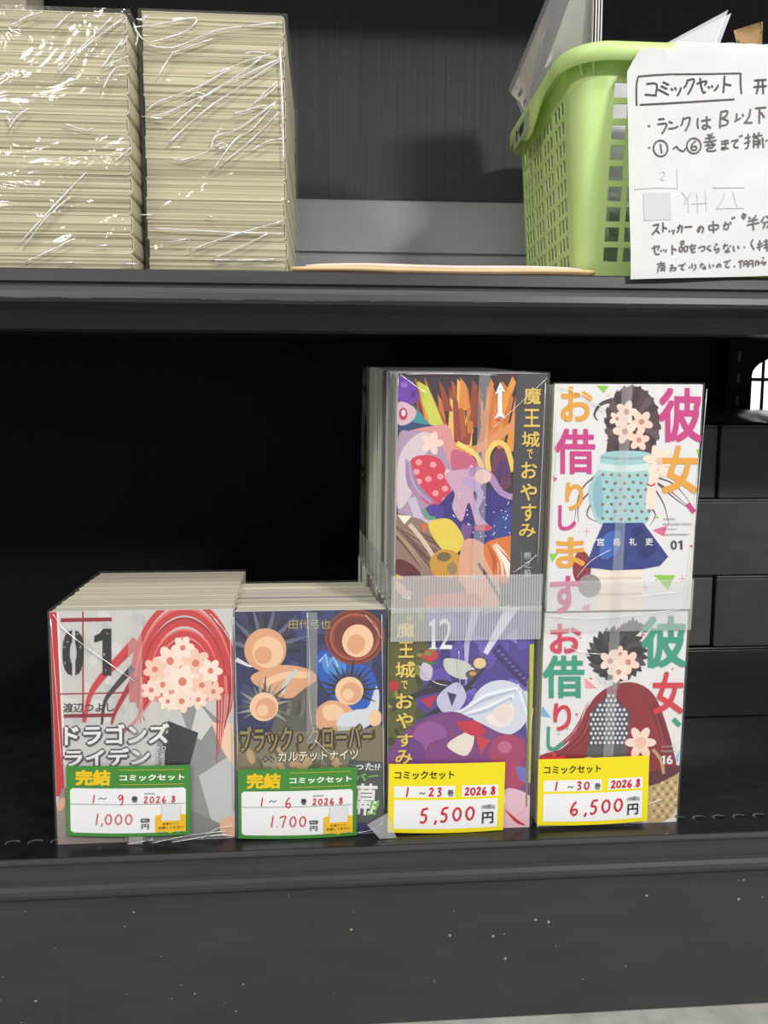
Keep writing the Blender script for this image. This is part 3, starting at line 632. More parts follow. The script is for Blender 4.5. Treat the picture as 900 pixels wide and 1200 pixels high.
# --- cover: white with pink and ochre title, blue forms
def cover_blue():
    A = Art([(125, 95), (668, 88), (617, 915), (95, 915)], 0.118, 0.179)
    A.poly([(70, 60), (700, 60), (700, 940), (70, 940)], (232, 230, 231))
    PK = (206, 62, 136); OC = (234, 166, 62); GR = (146, 204, 76); BR = (84, 62, 66)
    A.poly([(275, 98), (322, 100), (302, 126)], GR); A.poly([(640, 322), (668, 318), (650, 352)], GR); A.poly([(482, 784), (562, 786), (536, 842)], GR); A.poly([(105, 702), (137, 700), (116, 736)], GR)
    A.poly([(478, 618), (535, 600), (520, 642)], (226, 110, 160)); A.poly([(118, 420), (134, 430), (120, 446)], PK); A.poly([(220, 905), (250, 890), (248, 925)], (226, 130, 170)); A.poly([(612, 678), (628, 672), (626, 684)], PK)
    confetti(A, [(230, 170, 190), GR, (240, 200, 120)], (110, 120, 640, 900), 12, 3, 4, 8)
    for x, y in ((240, 622), (588, 800), (450, 830)): A.stroke([(x - 12, y), (x + 12, y)], 2.5, (226, 140, 170)); A.stroke([(x, y - 14), (x, y + 14)], 2.5, (226, 140, 170))
    # long brown strands
    for p in ([(300, 400), (220, 470), (195, 585)], [(290, 440), (215, 520), (210, 590)], [(470, 430), (540, 470), (610, 530)], [(480, 430), (560, 500), (625, 545)], [(470, 440), (520, 520), (540, 600)], [(480, 420), (560, 450), (620, 520)], [(280, 480), (240, 560), (290, 590)], [(460, 520), (490, 560), (470, 600)]): A.stroke(p, 8, (110, 80, 82), taper=(1, .15))
    # plinth, pouches
    A.rect(270, 740, 440, 940, (246, 230, 218)); A.rect(270, 790, 440, 800, (226, 206, 190)); A.rect(270, 850, 440, 860, (226, 206, 190))
    A.oval(222, 755, 34, 64, (146, 44, 54)); A.oval(250, 822, 42, 44, (150, 142, 140))
    # wreath with a warm centre
    for i in range(6): A.oval(408 - i, 232 + i * 2, 98 - i * 5, 134 - i * 8, [BR, (100, 76, 78), BR, (70, 52, 58), BR, (110, 84, 84)][i], 30)
    for k in range(22): A.stroke([(408, 240), (408 + 80 * math.cos(R(k * 16.4)), 235 + 105 * math.sin(R(k * 16.4))), (408 + 104 * math.cos(R(k * 16.4 + 8)), 232 + 140 * math.sin(R(k * 16.4 + 8)))], 26, [BR, (104, 80, 82), (66, 48, 54)][k % 3], taper='leaf')
    for k, (x, y, r_) in enumerate(((385, 190, 40), (440, 225, 42), (380, 260, 44), (430, 290, 38), (350, 215, 28))): A.flower(x, y, r_, [(250, 226, 210), (250, 214, 198)][k % 2], (206, 140, 124), 5, k * 20)
    A.stroke([(330, 150), (290, 165), (268, 200), (280, 222)], 16, BR, taper=(1, .2)); A.stroke([(330, 300), (310, 420), (298, 520)], 30, BR, taper=(1, .3))
    # dotted blue jar on a navy bowl
    A.poly([(310, 335), (465, 335), (470, 390), (488, 470), (470, 560), (440, 598), (300, 598), (262, 550), (246, 470), (285, 390)], (166, 208, 212), True)
    A.poly([(262, 470), (290, 420), (300, 560), (275, 560)], (140, 186, 196), True); A.stroke([(284, 385), (370, 394), (474, 385)], 24, (216, 232, 230)); A.stroke([(290, 352), (380, 358), (474, 350)], 10, (150, 176, 180))
    q = random.Random(4)
    for i in range(7):
        for j in range(6): A.oval(300 + j * 31 + (i % 2) * 14 + q.uniform(-3, 3), 418 + i * 26 + q.uniform(-3, 3), 6.5, 6, (142, 116, 88), 8)
    A.poly([(300, 590), (445, 590), (536, 716), (505, 750), (440, 762), (330, 765), (235, 752), (265, 670)], (46, 62, 134))
    A.poly([(300, 640), (360, 620), (350, 700), (290, 720)], (70, 108, 190), True); A.poly([(400, 620), (440, 610), (490, 690), (440, 720)], (36, 46, 110), True)
    # pale petals on a stem
    A.stroke([(470, 540), (476, 470), (490, 400)], 34, (250, 226, 210))
    for k in range(6): A.oval(505 + 34 * math.cos(R(k * 60 + 10)), 365 + 34 * math.sin(R(k * 60 + 10)), 27, 15, (250, 226, 210), 14, rot=k * 60 + 10)
    A.oval(505, 365, 15, 15, (240, 196, 172)); A.stroke([(458, 448), (475, 455), (490, 446)], 6, (190, 60, 70))
    # title, drawn as broad brush strokes
    for t, a, b, c, d, col in (('お', 145, 102, 262, 228, OC), ('借', 122, 250, 272, 415, PK), ('り', 162, 442, 228, 545, OC), ('し', 136, 525, 202, 618, PK), ('ま', 128, 640, 234, 756, OC), ('す', 106, 782, 220, 926, PK), ('彼', 502, 100, 664, 298, PK), ('女', 512, 306, 648, 486, OC)): A.text(t, a, b, c, d, col, 0.03)
    A.stroke([(608, 520), (632, 552)], 18, PK)
    for t, a, c in (('宮', 275, 303), ('島', 335, 362), ('礼', 393, 420), ('吏', 452, 480)): A.text(t, a, 646, c, 674, WH, 0.02)
    A.text('0', 545, 656, 568, 690, (66, 66, 74), 0.02); A.one(573, 656, 588, 690, (66, 66, 74))
    for t, y, x1 in (('SHONEN', 573, 562), ('MAGAZINE COMICS', 592, 624), ('KANOJO,', 611, 568), ('OKARISHIMASU', 630, 612)): A.text(t, 517, y, x1, y + 8, (120, 116, 120), 0.0)
    return A

# --- cover: white with teal and red title, maroon forms
def cover_maroon():
    A = Art([(88, 112), (612, 105), (568, 870), (60, 885)], 0.118, 0.179)
    A.poly([(40, 80), (640, 80), (640, 910), (40, 910)], (232, 230, 230))
    TL, RD = (52, 156, 128), (214, 52, 70); D = (58, 50, 54)
    confetti(A, [(226, 110, 120), (140, 190, 220), (120, 190, 150), (240, 150, 160)], (80, 120, 600, 600), 26, 9, 5, 10)
    A.poly([(232, 340), (280, 380), (235, 378)], (240, 160, 170)); A.poly([(80, 440), (112, 484), (72, 478)], (120, 180, 220)); A.poly([(560, 640), (580, 600), (575, 650)], (150, 190, 230))
    A.poly([(55, 670), (70, 622), (160, 590), (215, 500), (270, 410), (340, 366), (420, 360), (490, 410), (540, 540), (574, 690), (565, 730), (200, 710)], (142, 34, 48), True)
    A.poly([(470, 700), (572, 685), (560, 840), (460, 870), (450, 760)], (196, 168, 118), True)
    for i in range(7):
        for j in range(6): A.poly([(478 + j * 16, 724 + i * 21), (485 + j * 16, 716 + i * 21), (492 + j * 16, 724 + i * 21), (485 + j * 16, 732 + i * 21)], (150, 122, 78) if (i + j) % 2 else (222, 200, 150))
    A.poly([(460, 690), (575, 660), (572, 690), (470, 735)], (92, 30, 40), True)
    streaks(A, [(260, 430), (220, 540), (130, 620)], 9, 8, [(112, 24, 38), (168, 58, 68)], 30, 4); streaks(A, [(470, 420), (510, 520), (530, 600)], 9, 8, [(112, 24, 38), (168, 58, 68)], 26, 5)
    A.poly([(325, 385), (398, 470), (384, 590), (245, 590), (252, 470)], (70, 72, 90))
    for i in range(11):
        for j in range(9):
            x = 256 + j * 16 + (i % 2) * 8; y = 405 + i * 17
            if abs(x - 322) > 66 or y < 392 + abs(x - 325) * 1.1: continue
            A.oval(x, y, 5.6, 6.4, (222, 222, 226), 6)
    A.rect(240, 585, 386, 665, (92, 88, 92))
    # dark foliage with pale blossoms
    for k in range(24): A.stroke([(350, 270), (350 + 70 * math.cos(R(k * 15)), 262 + 66 * math.sin(R(k * 15))), (352 + 112 * math.cos(R(k * 15 + 9)), 255 + 100 * math.sin(R(k * 15 + 9)))], 30, [D, (78, 70, 76), (46, 40, 46)][k % 3], taper='leaf')
    for k in range(7): A.stroke([(395, 210), (405 + (k - 3) * 8, 165), (408 + (k - 3) * 15, 125 + abs(k - 3) * 10)], 22, [D, (78, 70, 76)][k % 2], taper='leaf')
    A.stroke([(345, 380), (350, 330), (355, 290)], 22, (120, 110, 96))
    for k, (x, y, r_) in enumerate(((325, 280, 40), (390, 285, 42), (355, 320, 40), (360, 255, 28))): A.flower(x, y, r_, [(248, 226, 212), (250, 214, 200)][k % 2], (206, 140, 124), 5, k * 20)
    for k in range(6): A.oval(435 + 30 * math.cos(R(k * 60)), 575 + 34 * math.sin(R(k * 60)), 28, 16, (250, 220, 204), 14, rot=k * 60)
    A.oval(435, 575, 22, 22, (240, 196, 176)); A.stroke([(480, 600), (510, 640), (520, 690)], 12, (196, 160, 110))
    for t, a, b, c, d, col in (('お', 106, 146, 220, 254, (216, 60, 92)), ('借', 80, 258, 232, 414, TL), ('り', 118, 430, 184, 532, RD), ('し', 94, 514, 156, 604, TL), ('ま', 74, 608, 166, 720, RD), ('彼', 436, 120, 606, 306, TL), ('女', 478, 318, 594, 474, RD)): A.text(t, a, b, c, d, col, 0.03)
    A.stroke([(556, 490), (580, 514)], 17, TL)
    for t, a, c in (('宮', 232, 258), ('島', 292, 318), ('礼', 350, 372), ('吏', 406, 432)): A.text(t, a, 625, c, 650, WH, 0.02)
    A.one(511, 623, 525, 655, WH); A.text('6', 530, 622, 553, 655, WH, 0.03)
    for k, y in enumerate((586, 603)): A.text(('SHONEN', 'MAGAZINE')[k], 512, y, 566, y + 7, (200, 196, 196), 0.0)
    return A

YF = 0.588
S = dict(w=0.138, h=0.187, t=0.0172)
volume_run(-0.2162, YF, D0 + .0006, 0.138, 0.187, 0.0172, 9, -0.0009, 0.013, cover_red(),
    lambda i: 'comic with red, white and grey cover and big black 01, front of its shrink-wrapped set' if i == 0 else '%s comic from the front in the wrapped set behind the red 01 cover' % ordinal(i + 1), 'nine comics of the red set',
    jackets=[M_page, M_page, M_white], dz=0.0002)
volume_run(-0.0768, YF, D0 + .0006, 0.1175, 0.1848, 0.018, 6, -0.0020, 0.010, cover_navy(),
    lambda i: 'comic with navy cover and gold title, front of its shrink-wrapped set' if i == 0 else '%s comic from the front in the wrapped set behind the navy cover' % ordinal(i + 1), 'six comics of the navy set', dz=0.002, jackets=[JK[5], M_grey, M_page, M_page])
volume_run(0.0438, YF, D0 + .0006, 0.117, 0.1845, 0.0163, 12, -0.0015, 0.004, cover_purple(),
    lambda i: 'purple comic numbered 12 with gold vertical title, behind the 5,500 card' if i == 0 else '%s comic from the front in the lower tier behind the purple cover 12' % ordinal(i + 1), 'lower tier of the purple set', grow=0.0046)
volume_run(0.0497, YF, D0 + .0006 + 0.1852, 0.116, 0.1822, 0.0163, 11, -0.0015, 0.011, cover_gold(),
    lambda i: 'comic with golden orange cover numbered 1 and dark title strip' if i == 0 else '%s comic from the front in the upper tier behind the golden cover 1' % ordinal(i + 1), 'upper tier of the purple set', grow=0.0046, lift=0.00085)
volume_run(0.1671, YF, D0 + .0006, 0.118, 0.179, 0.0136, 15, -0.0007, 0.012, cover_maroon(),
    lambda i: 'white comic numbered 16 with maroon artwork behind the 6,500 price card' if i == 0 else '%s comic from the front in the lower tier behind the white cover 16' % ordinal(i + 1), 'lower tier of the white set')
volume_run(0.1708, YF, D0 + .0006 + 0.1806, 0.118, 0.179, 0.0136, 15, -0.0007, 0.012, cover_blue(),
    lambda i: 'white comic numbered 01 with blue artwork, on top of number 16' if i == 0 else '%s comic from the front in the upper tier behind the white cover 01' % ordinal(i + 1), 'upper tier of the white set')

# ------------------------------------------------------------------ clear film around a stack
FILM = {}
def film_box(name, xb, xt, y0, y1, z0, z1, shear, m, label, group, amp=0.0003, n=14, cat='plastic wrap', rise=0.0):
    """xb / xt: left and right at the bottom and at the top; shear: how far the back is shifted in x"""
    r = empty(name, ((xb[0] + xb[1]) / 2, y0, z0)); tag(r, label, cat, group)
    q = random.Random(len(label)); ph = [q.uniform(0, 6) for _ in range(6)]
    def P(u, v, w):
        x = (xb[0] + (xb[1] - xb[0]) * u) * (1 - v) + (xt[0] + (xt[1] - xt[0]) * u) * v + shear * w
        return Vector((x, y0 + (y1 - y0) * w, z0 + (z1 - z0) * v + rise * v * w))
    def wob(p): return amp * (math.sin(p.x * 190 + p.z * 150 + ph[0]) + math.sin(p.x * 90 - p.z * 240 + ph[1]) + math.sin(p.z * 330 + p.y * 120 + ph[2]) - 1.0) * 0.5
    mb = MB()
    for f, nn in ((lambda a, b: P(a, b, 0), (0, -1, 0)), (lambda a, b: P(1, b, a), (1, 0, 0)), (lambda a, b: P(0, b, 1 - a), (-1, 0, 0)), (lambda a, b: P(a, 1, b), (0, 0, 1)), (lambda a, b: P(1 - a, b, 1), (0, 1, 0))):
        V = []
        for j in range(n + 1):
            for i in range(n + 1):
                p = f(i / n, j / n); e = min(i, n - i, j, n - j) / n
                V.append(p + Vector(nn) * wob(p) * min(1, e * 8))
        mb.mesh(V, [(j * (n + 1) + i, j * (n + 1) + i + 1, (j + 1) * (n + 1) + i + 1, (j + 1) * (n + 1) + i) for j in range(n) for i in range(n)], m, True)
    FILM[r.name] = mb
    return r, P
def part(mb, name, r, label=None):
    o = mb.build(name, r); o.matrix_parent_inverse = Matrix.Translation(-r.location)
    if label: o['label'] = label
    return o
def creases(r, lines, f, wd=0.0006):
    mb = FILM.pop(r.name)
    for L_ in lines:
        P = crv([f(x, y) for x, y in L_], 4); k = len(P)
        ph = rnd.uniform(0, 6)
        mb.tube(P, [wd * (0.35 + 0.65 * abs(math.sin(3.0 * i / k * math.pi + ph))) * rnd.uniform(.6, 1.1) for i in range(k)], M_crease_glint, 5)
    return part(mb, 'film', r)
def strip(r, P, u0, u1, v0, v1, m, name, off=0.0012, label=None, n=8):
    mb = MB(); q = random.Random(int(u0 * 999))
    for i in range(n):
        a, b = v0 + (v1 - v0) * i / n, v0 + (v1 - v0) * (i + 1) / n
        o = Vector((0, -off, 0)); mb.face([P(u0, a, 0) + o, P(u1, a, 0) + o, P(u1, b, 0) + o, P(u0, b, 0) + o], m, True)
    return part(mb, name, r, label)
def band(r, P, v0, v1, vr, m, off=0.0011, label=None, name='ribbed_band'):
    """flat strap round the front and both sides; vr: how far it drops or climbs towards the back"""
    mb = MB(); pth = [(0, w / 6, -1) for w in range(6, 0, -1)] + [(u / 6, 0, 0) for u in range(7)] + [(1, w / 6, 1) for w in range(1, 7)]
    pts = []
    for u, w, sx in pth:
        for v in (v0, v1):
            p = P(u, v + vr * w * (v - 0.5 > -9), w) + Vector((off * .35 * (-1 if u == 0 else 1 if u == 1 else 0), -off if w == 0 else 0, 0)); pts.append(p)
    k = len(pth); mb.mesh(pts, [(2 * i, 2 * i + 2, 2 * i + 3, 2 * i + 1) for i in range(k - 1)], m)
    return part(mb, name, r, label)
W_ = 'shrink wrap'
r, P = film_box('plastic_wrap', (-0.2172, -0.0772), (-0.2148, -0.0748), YF - 0.0017, YF + 0.158, D0 + 0.0006, D0 + 0.1888, -0.0078, M_film, 'clear shrink film around the red 01 comics and their 1,000 price card', 'shrink film on the lower shelf')
strip(r, P, 0.425, 0.50, 0.02, 0.99, M_seam, 'film_seam')
f = lambda x, y: Vector((-0.2162 + (x - 70) * 0.138 / 705, YF - 0.0024, D0 + 0.1876 - (y - 215) * 0.187 / 900))
creases(r, [[(100, 222), (150, 290), (290, 400), (400, 480)], [(110, 1118), (260, 1124), (420, 1108)], [(420, 1130), (560, 1112), (700, 1095), (770, 1100)], [(440, 1118), (600, 1090), (740, 1080)], [(90, 240), (97, 500), (104, 800)], [(776, 300), (778, 600), (776, 1000)], [(700, 230), (750, 290), (774, 330)], [(640, 1110), (700, 1070), (770, 1060)], [(340, 1105), (350, 1060), (352, 1040)]], f, 0.0005)
mb = MB(); mb.face([(-0.1608, YF - 0.0045, D0 + 0.0008), (-0.1498, YF - 0.0045, D0 + 0.0008), (-0.149, YF - 0.0040, D0 + 0.016), (-0.1595, YF - 0.0040, D0 + 0.016)], M_tape); part(mb, 'tape_piece', r)
r, P = film_box('plastic_wrap', (-0.0774, 0.0415), (-0.0757, 0.0432), YF - 0.0017, YF + 0.110, D0 + 0.0006, D0 + 0.1864, -0.0115, M_film, 'clear shrink film around the navy comics and their 1,700 price card', 'shrink film on the lower shelf')
strip(r, P, 0.475, 0.545, 0.42, 0.99, M_seam, 'film_seam')
f = lambda x, y: Vector((-0.0768 + (x - 88) * 0.1185 / 588, YF - 0.0024, D0 + 0.1854 - (y - 222) * 0.185 / 885))
creases(r, [[(376, 230), (384, 400), (380, 560), (392, 690)], [(400, 720), (440, 760), (480, 800)], [(96, 240), (100, 500), (100, 800)], [(664, 240), (668, 600), (672, 1000)], [(560, 1098), (620, 1088), (668, 1060)], [(600, 240), (640, 290), (662, 330)]], f, 0.0004)
mb = MB(); mb.face([(0.027, YF - 0.0060, D0 + 0.011), (0.037, YF - 0.010, D0 + 0.0009), (0.0505, YF - 0.010, D0 + 0.0012), (0.0432, YF - 0.0050, D0 + 0.0195)], M_tape); part(mb, 'tape_piece', r)
r, P = film_box('plastic_wrap', (0.0428, 0.1622), (0.0512, 0.1688), YF - 0.0017, YF + 0.198, D0 + 0.0006, D0 + 0.3691, -0.0178, M_film, 'clear film and ribbed strap around the gold and purple comics with 5,500 price card', 'shrink film on the lower shelf', rise=0.0185)
strip(r, P, 0.53, 0.60, 0.56, 0.995, M_seam, 'film_seam')
band(r, P, 0.494, 0.574, 0.0, M_band, 0.0011, 'milky ribbed strap'); band(r, P, 0.432, 0.505, 0.0, M_band, 0.0016, 'milky ribbed strap')
f = lambda x, y: Vector((0.0505 + (x - 200) * 0.116 / 630, YF - 0.0024, D0 + 0.3680 - (y - 62) * 0.1822 / 988))
creases(r, [[(215, 70), (270, 110), (330, 150)], [(600, 290), (700, 200), (830, 80)], [(700, 900), (760, 860), (800, 825)], [(206, 80), (200, 400), (194, 860)], [(822, 100), (816, 400), (806, 860)], [(560, 1080), (640, 1060), (690, 1040)], [(240, 68), (420, 66), (620, 70)], [(800, 1500), (780, 1700)], [(470, 1240), (474, 1330), (478, 1400)], [(300, 1300), (360, 1370), (420, 1390)]], f, 0.0004)
r, P = film_box('plastic_wrap', (0.1665, 0.2855), (0.1726, 0.2914), YF - 0.0017, YF + 0.210, D0 + 0.0006, D0 + 0.3613, -0.0098, M_film, 'clear film around the white pink-titled comics with the 6,500 price card', 'shrink film on the lower shelf')
strip(r, P, 0.44, 0.51, 0.03, 0.995, M_seam, 'film_seam')
mbw = clear('plain_band', (0.97, 0.97, 0.97), 0.24, 0.07, 0.12, 0.2)
band(r, P, 0.455, 0.57, 0.0, mbw, 0.0012, 'clear strap', 'strap')
f = lambda x, y: Vector((0.1715 + (x - 110) * 0.118 / 530, YF - 0.0024, D0 + 0.3605 - (y - 92) * 0.179 / 825))
creases(r, [[(130, 100), (210, 130), (300, 190)], [(210, 790), (260, 730), (330, 690)], [(400, 870), (480, 860), (600, 850)], [(100, 930), (300, 945), (600, 915)], [(655, 110), (640, 500), (615, 900)], [(130, 200), (110, 600), (98, 900)], [(420, 1690), (500, 1670), (560, 1650)], [(300, 1160), (330, 1190), (370, 1180)], [(180, 1050), (260, 1075), (330, 1080)]], f, 0.0004)

# ------------------------------------------------------------------ price cards
RI = (206, 42, 58)
DG = {'0': [[(30, 8), (8, 30), (4, 65), (22, 92), (46, 76), (52, 36), (34, 8)]], '1': [[(34, 2), (26, 50), (18, 98)]], '2': [[(8, 26), (28, 6), (46, 20), (30, 56), (4, 92), (26, 86), (54, 90)]], '3': [[(8, 14), (34, 4), (44, 22), (22, 44), (44, 60), (38, 86), (6, 94)]],
      '5': [[(24, 8), (14, 44), (38, 46), (44, 74), (26, 96), (4, 90)], [(24, 8), (56, 4)]], '6': [[(40, 4), (14, 40), (6, 74), (26, 96), (46, 78), (38, 56), (10, 66)]], '7': [[(6, 22), (8, 10), (50, 6), (34, 50), (22, 98)]], '8': [[(46, 14), (24, 6), (12, 24), (34, 46), (44, 74), (22, 94), (6, 74), (28, 46), (46, 14)]],
      '9': [[(44, 16), (20, 6), (8, 32), (24, 50), (44, 18), (42, 60), (26, 98)]], ',': [[(24, 84), (14, 112)]], '.': [[(20, 88), (22, 94)]]}
def scrawl(A, t, x, y, adv, h, wd, col=RI, drift=0.0):
    for c in t:
        k = h / 100
        A.hand(DG[c], wd, col, x, y, k)
        x += adv * (0.55 if c in ',.1' else 1); y += drift
def price_card(name, x, z, w, h, rot, label, draw, bow=0.0012, y=YF - 0.0036):
    r_ = tag(empty(name, (x, y, z), (0, R(rot), 0)), label, 'price card', 'hand-priced cards on the comic sets')
    def warp(u, v, d):
        return (u, -d - 0.0002 - bow * (4 * (u / w) * (1 - u / w)) * 0.6 - 0.0002 * math.sin(u * 40 + v * 12), v + 0.0010 * math.sin(u / w * 3.1) * (1 - v / h) * -1)
    mb = MB(); n, k = 16, 6
    V = [warp(w * i / n, h * j / k, 0.00005) for j in range(k + 1) for i in range(n + 1)] + [(p[0], p[1] + 0.00025, p[2]) for p in [warp(w * i / n, h * j / k, 0.00005) for j in range(k + 1) for i in range(n + 1)]]
    F = [(j * (n + 1) + i, j * (n + 1) + i + 1, (j + 1) * (n + 1) + i + 1, (j + 1) * (n + 1) + i) for j in range(k) for i in range(n)]; N2 = (n + 1) * (k + 1)
    base, quad = draw(None)
    mb.mesh(V, F + [tuple(N2 + q for q in reversed(f)) for f in F], ink(base), True); mb.build('card', r_)
    A = Art(quad, w, h, step=2.0e-5, warp=lambda u, v, d: warp(u, v, d + 0.0001)); draw(A); A.mb.build('print', r_)
    return r_
def vrect(A, x0, y0, x1, y1, col, n=12):
    for i in range(n): A.rect(x0 + (x1 - x0) * i / n, y0, x0 + (x1 - x0) * (i + 1) / n, y1, col, same=i > 0)
def green(q, vols, price, vx, px):
    def draw(A):
        G = (72, 138, 62)
        if A is None: return G, q
        (x0, y0), (x1, _), (x2, y2), (x3, _) = q
        W = x1 - x0; H = y2 - y0
        X = lambda a: x0 + a * W / 100; Y = lambda b: y0 + b * H / 100
        # white panel with rounded corners, cut in vertical slices so that it follows the bend
        n = 14; a0, a1, b0, b1 = 2.8, 96.5, 31.5, 95
        for i in range(n):
            l, r_ = a0 + (a1 - a0) * i / n, a0 + (a1 - a0) * (i + 1) / n
            c0 = 3.2 if i == 0 else 0; c1 = 3.2 if i == n - 1 else 0
            A.poly([(X(l), Y(b0 + c0)), (X(l + c0 * .6), Y(b0)), (X(r_ - c1 * .6), Y(b0)), (X(r_), Y(b0 + c1)), (X(r_), Y(b1 - c1)), (X(r_ - c1 * .6), Y(b1)), (X(l + c0 * .6), Y(b1)), (X(l), Y(b1 - c0))], (236, 236, 238), same=i > 0)
        A.text('完結', X(7), Y(5), X(36), Y(28), (240, 196, 40), 0.06); A.text('コミックセット', X(43), Y(12), X(95.5), Y(21), (244, 246, 240), 0.04)
        vrect(A, X(43), Y(5.2), X(95), Y(6), (206, 190, 50)); vrect(A, X(43), Y(25.8), X(95), Y(26.6), (206, 190, 50)); vrect(A, X(3), Y(53.6), X(96), Y(54.3), (130, 130, 134))
        scrawl(A, '1', X(vx), Y(40), 30, H * .13, 6.5); A.stroke([(X(26), Y(47)), (X(28), Y(44.5)), (X(30), Y(46.5)), (X(32), Y(44.5))], 4, (60, 60, 64)); scrawl(A, vols, X(vx + 21.5), Y(39.5), 30, H * .16, 6.5); A.text('巻', X(52.5), Y(42), X(57.5), Y(51), (54, 54, 58), 0.03)
        for k in range(5): A.rect(X(63 + k * 1.8), Y(38), X(64.3 + k * 1.8), Y(39.6), (140, 140, 146))
        scrawl(A, '2026.8', X(62.5), Y(42.5), 36 * W / 730, H * .10, 6)
        scrawl(A, price, X(px), Y(66), 60 * W / 730, H * .17, 6)
        A.rrect(X(60), Y(74), X(67), Y(79), 4, (60, 60, 64)); A.text('税込', X(61), Y(75), X(66), Y(78), (236, 236, 238)); A.text('円', X(60.5), Y(81.5), X(66.5), Y(89), (60, 60, 64), 0.01)
        # yellow open-book mark with its two lines of print
        for k, (a_, b_, t0, t1, u0, u1) in enumerate(((72, 78, 70, 68, 95, 92.5), (78, 84, 68, 70, 92.5, 96), (84, 90, 70, 68, 96, 92.5), (90, 96.6, 68, 70, 92.5, 95))): A.poly([(X(a_), Y(t0)), (X(b_), Y(t1)), (X(b_), Y(u1)), (X(a_), Y(u0))], (236, 186, 44), same=k > 0)
        vrect(A, X(77), Y(54.8), X(92), Y(78), (222, 222, 224), 4)
        A.text('全巻セット', X(77.5), Y(80.5), X(91), Y(84), (58, 46, 20), 0.01); A.text('お探しください', X(74.5), Y(85.5), X(94.5), Y(89.5), (58, 46, 20), 0.01)
    return draw
def yellow(q, vols, price, px):
    def draw(A):
        if A is None: return (240, 222, 36), q
        (x0, y0), (x1, _), (x2, y2), (x3, _) = q
        W = x1 - x0; H = y2 - y0
        X = lambda a: x0 + a * W / 100; Y = lambda b: y0 + b * H / 100
        Wt = (238, 238, 240)
        vrect(A, X(5), Y(32), X(57), Y(48.5), Wt); vrect(A, X(63), Y(32), X(94.5), Y(48.5), Wt); vrect(A, X(5), Y(52), X(94.5), Y(94), Wt)
        A.text('コミックセット', X(5), Y(10), X(56), Y(22), (58, 54, 30), 0.03)
        scrawl(A, '1', X(14), Y(33), 20, H * .145, 7 * W / 480); A.stroke([(X(26.5), Y(43)), (X(28), Y(41)), (X(30), Y(43)), (X(31.5), Y(41))], 4 * W / 480, (60, 60, 64)); scrawl(A, vols, X(34.5), Y(34), 33 * W / 480, H * .13, 7 * W / 480); A.text('巻', X(50.5), Y(37), X(56), Y(47), (70, 70, 74), 0.02)
        scrawl(A, '2026.8', X(65.5), Y(34.5), 24 * W / 480, H * .12, 7 * W / 480, drift=0)
        scrawl(A, price, X(px), Y(63), 54 * W / 480, H * .22, 8.5 * W / 480, drift=-1.5)
        A.text('(10%税込)', X(80.5), Y(60), X(92), Y(68), (50, 50, 54), 0.01); A.text('円', X(81), Y(71), X(91), Y(88), (50, 50, 54), 0.025)
    return draw
price_card('price_card', -0.2072, D0 + 0.0098, 0.0945, 0.0570, 1.6, 'green and white price card reading 1,000 on the red 01 comics', green([(77, 70), (812, 70), (812, 490), (77, 490)], '9', '1,000', 20, 22))
price_card('price_card', -0.0750, D0 + 0.0022, 0.0938, 0.0572, 0.6, 'green and white price card reading 1,700 on the navy comics', green([(40, 100), (700, 100), (700, 480), (40, 480)], '6', '1.700', 18, 26))
price_card('price_card', 0.0438, D0 + 0.0026, 0.0942, 0.0576, 0.9, 'yellow and white price card reading 5,500 on the purple comics', yellow([(158, 825), (638, 825), (638, 1105), (158, 1105)], '23', '5,500', 27))
price_card('price_card', 0.1662, D0 + 0.0040, 0.0922, 0.0562, -0.3, 'yellow and white price card reading 6,500 on the white comics', yellow([(65, 645), (465, 645), (465, 885), (65, 885)], '30', '6,500', 29))

# ------------------------------------------------------------------ two wrapped stacks of comics lying on the upper shelf
def flat_stack(x0, y0, w, h, t, n, group, where):
    ja, pa = book_parts(w, h, t - 0.0001, 0, mat('aged_jacket', (206, 198, 168), 0.5), M_page2)
    for i in range(n):
        r = empty('comic_book', (x0 + rnd.uniform(-.0008, .0008), y0 + rnd.uniform(0, .0007), U0 + 0.0006 + t * (i + 1)), (R(-90), 0, R(rnd.uniform(-.25, .25))))
        for n_, me in (('jacket', ja), ('page_block', pa)):
            o = bpy.data.objects.new(n_, me); C.objects.link(o); o.parent = r
        tag(r, '%s comic from the shelf up in the wrapped flat stack %s' % (ordinal(i + 1), where), 'comic book', group)
flat_stack(-0.2555, 0.5865, 0.1145, 0.165, 0.01365, 13, 'flat stack at the shelf end', 'farther from the green basket')
flat_stack(-0.1352, 0.606, 0.1035, 0.165, 0.01455, 13, 'flat stack beside the envelopes', 'nearer the green basket')
r, P = film_box('plastic_wrap', (-0.2570, -0.1396), (-0.2570, -0.1376), 0.5845, 0.755, U0 + 0.0004, U0 + 0.1800, 0, M_film2, 'crinkled clear film around the flat comic stack farther from the basket', 'crinkled film on the upper shelf', 0.0006, 22)
kx, kz = 1 / 2.571, 0.1748 / 306
f = lambda x, y: Vector((-0.2259 + x * kx * 0.0876 / 151, 0.5834, 0.7300 - (y * kx - 12) * kz))
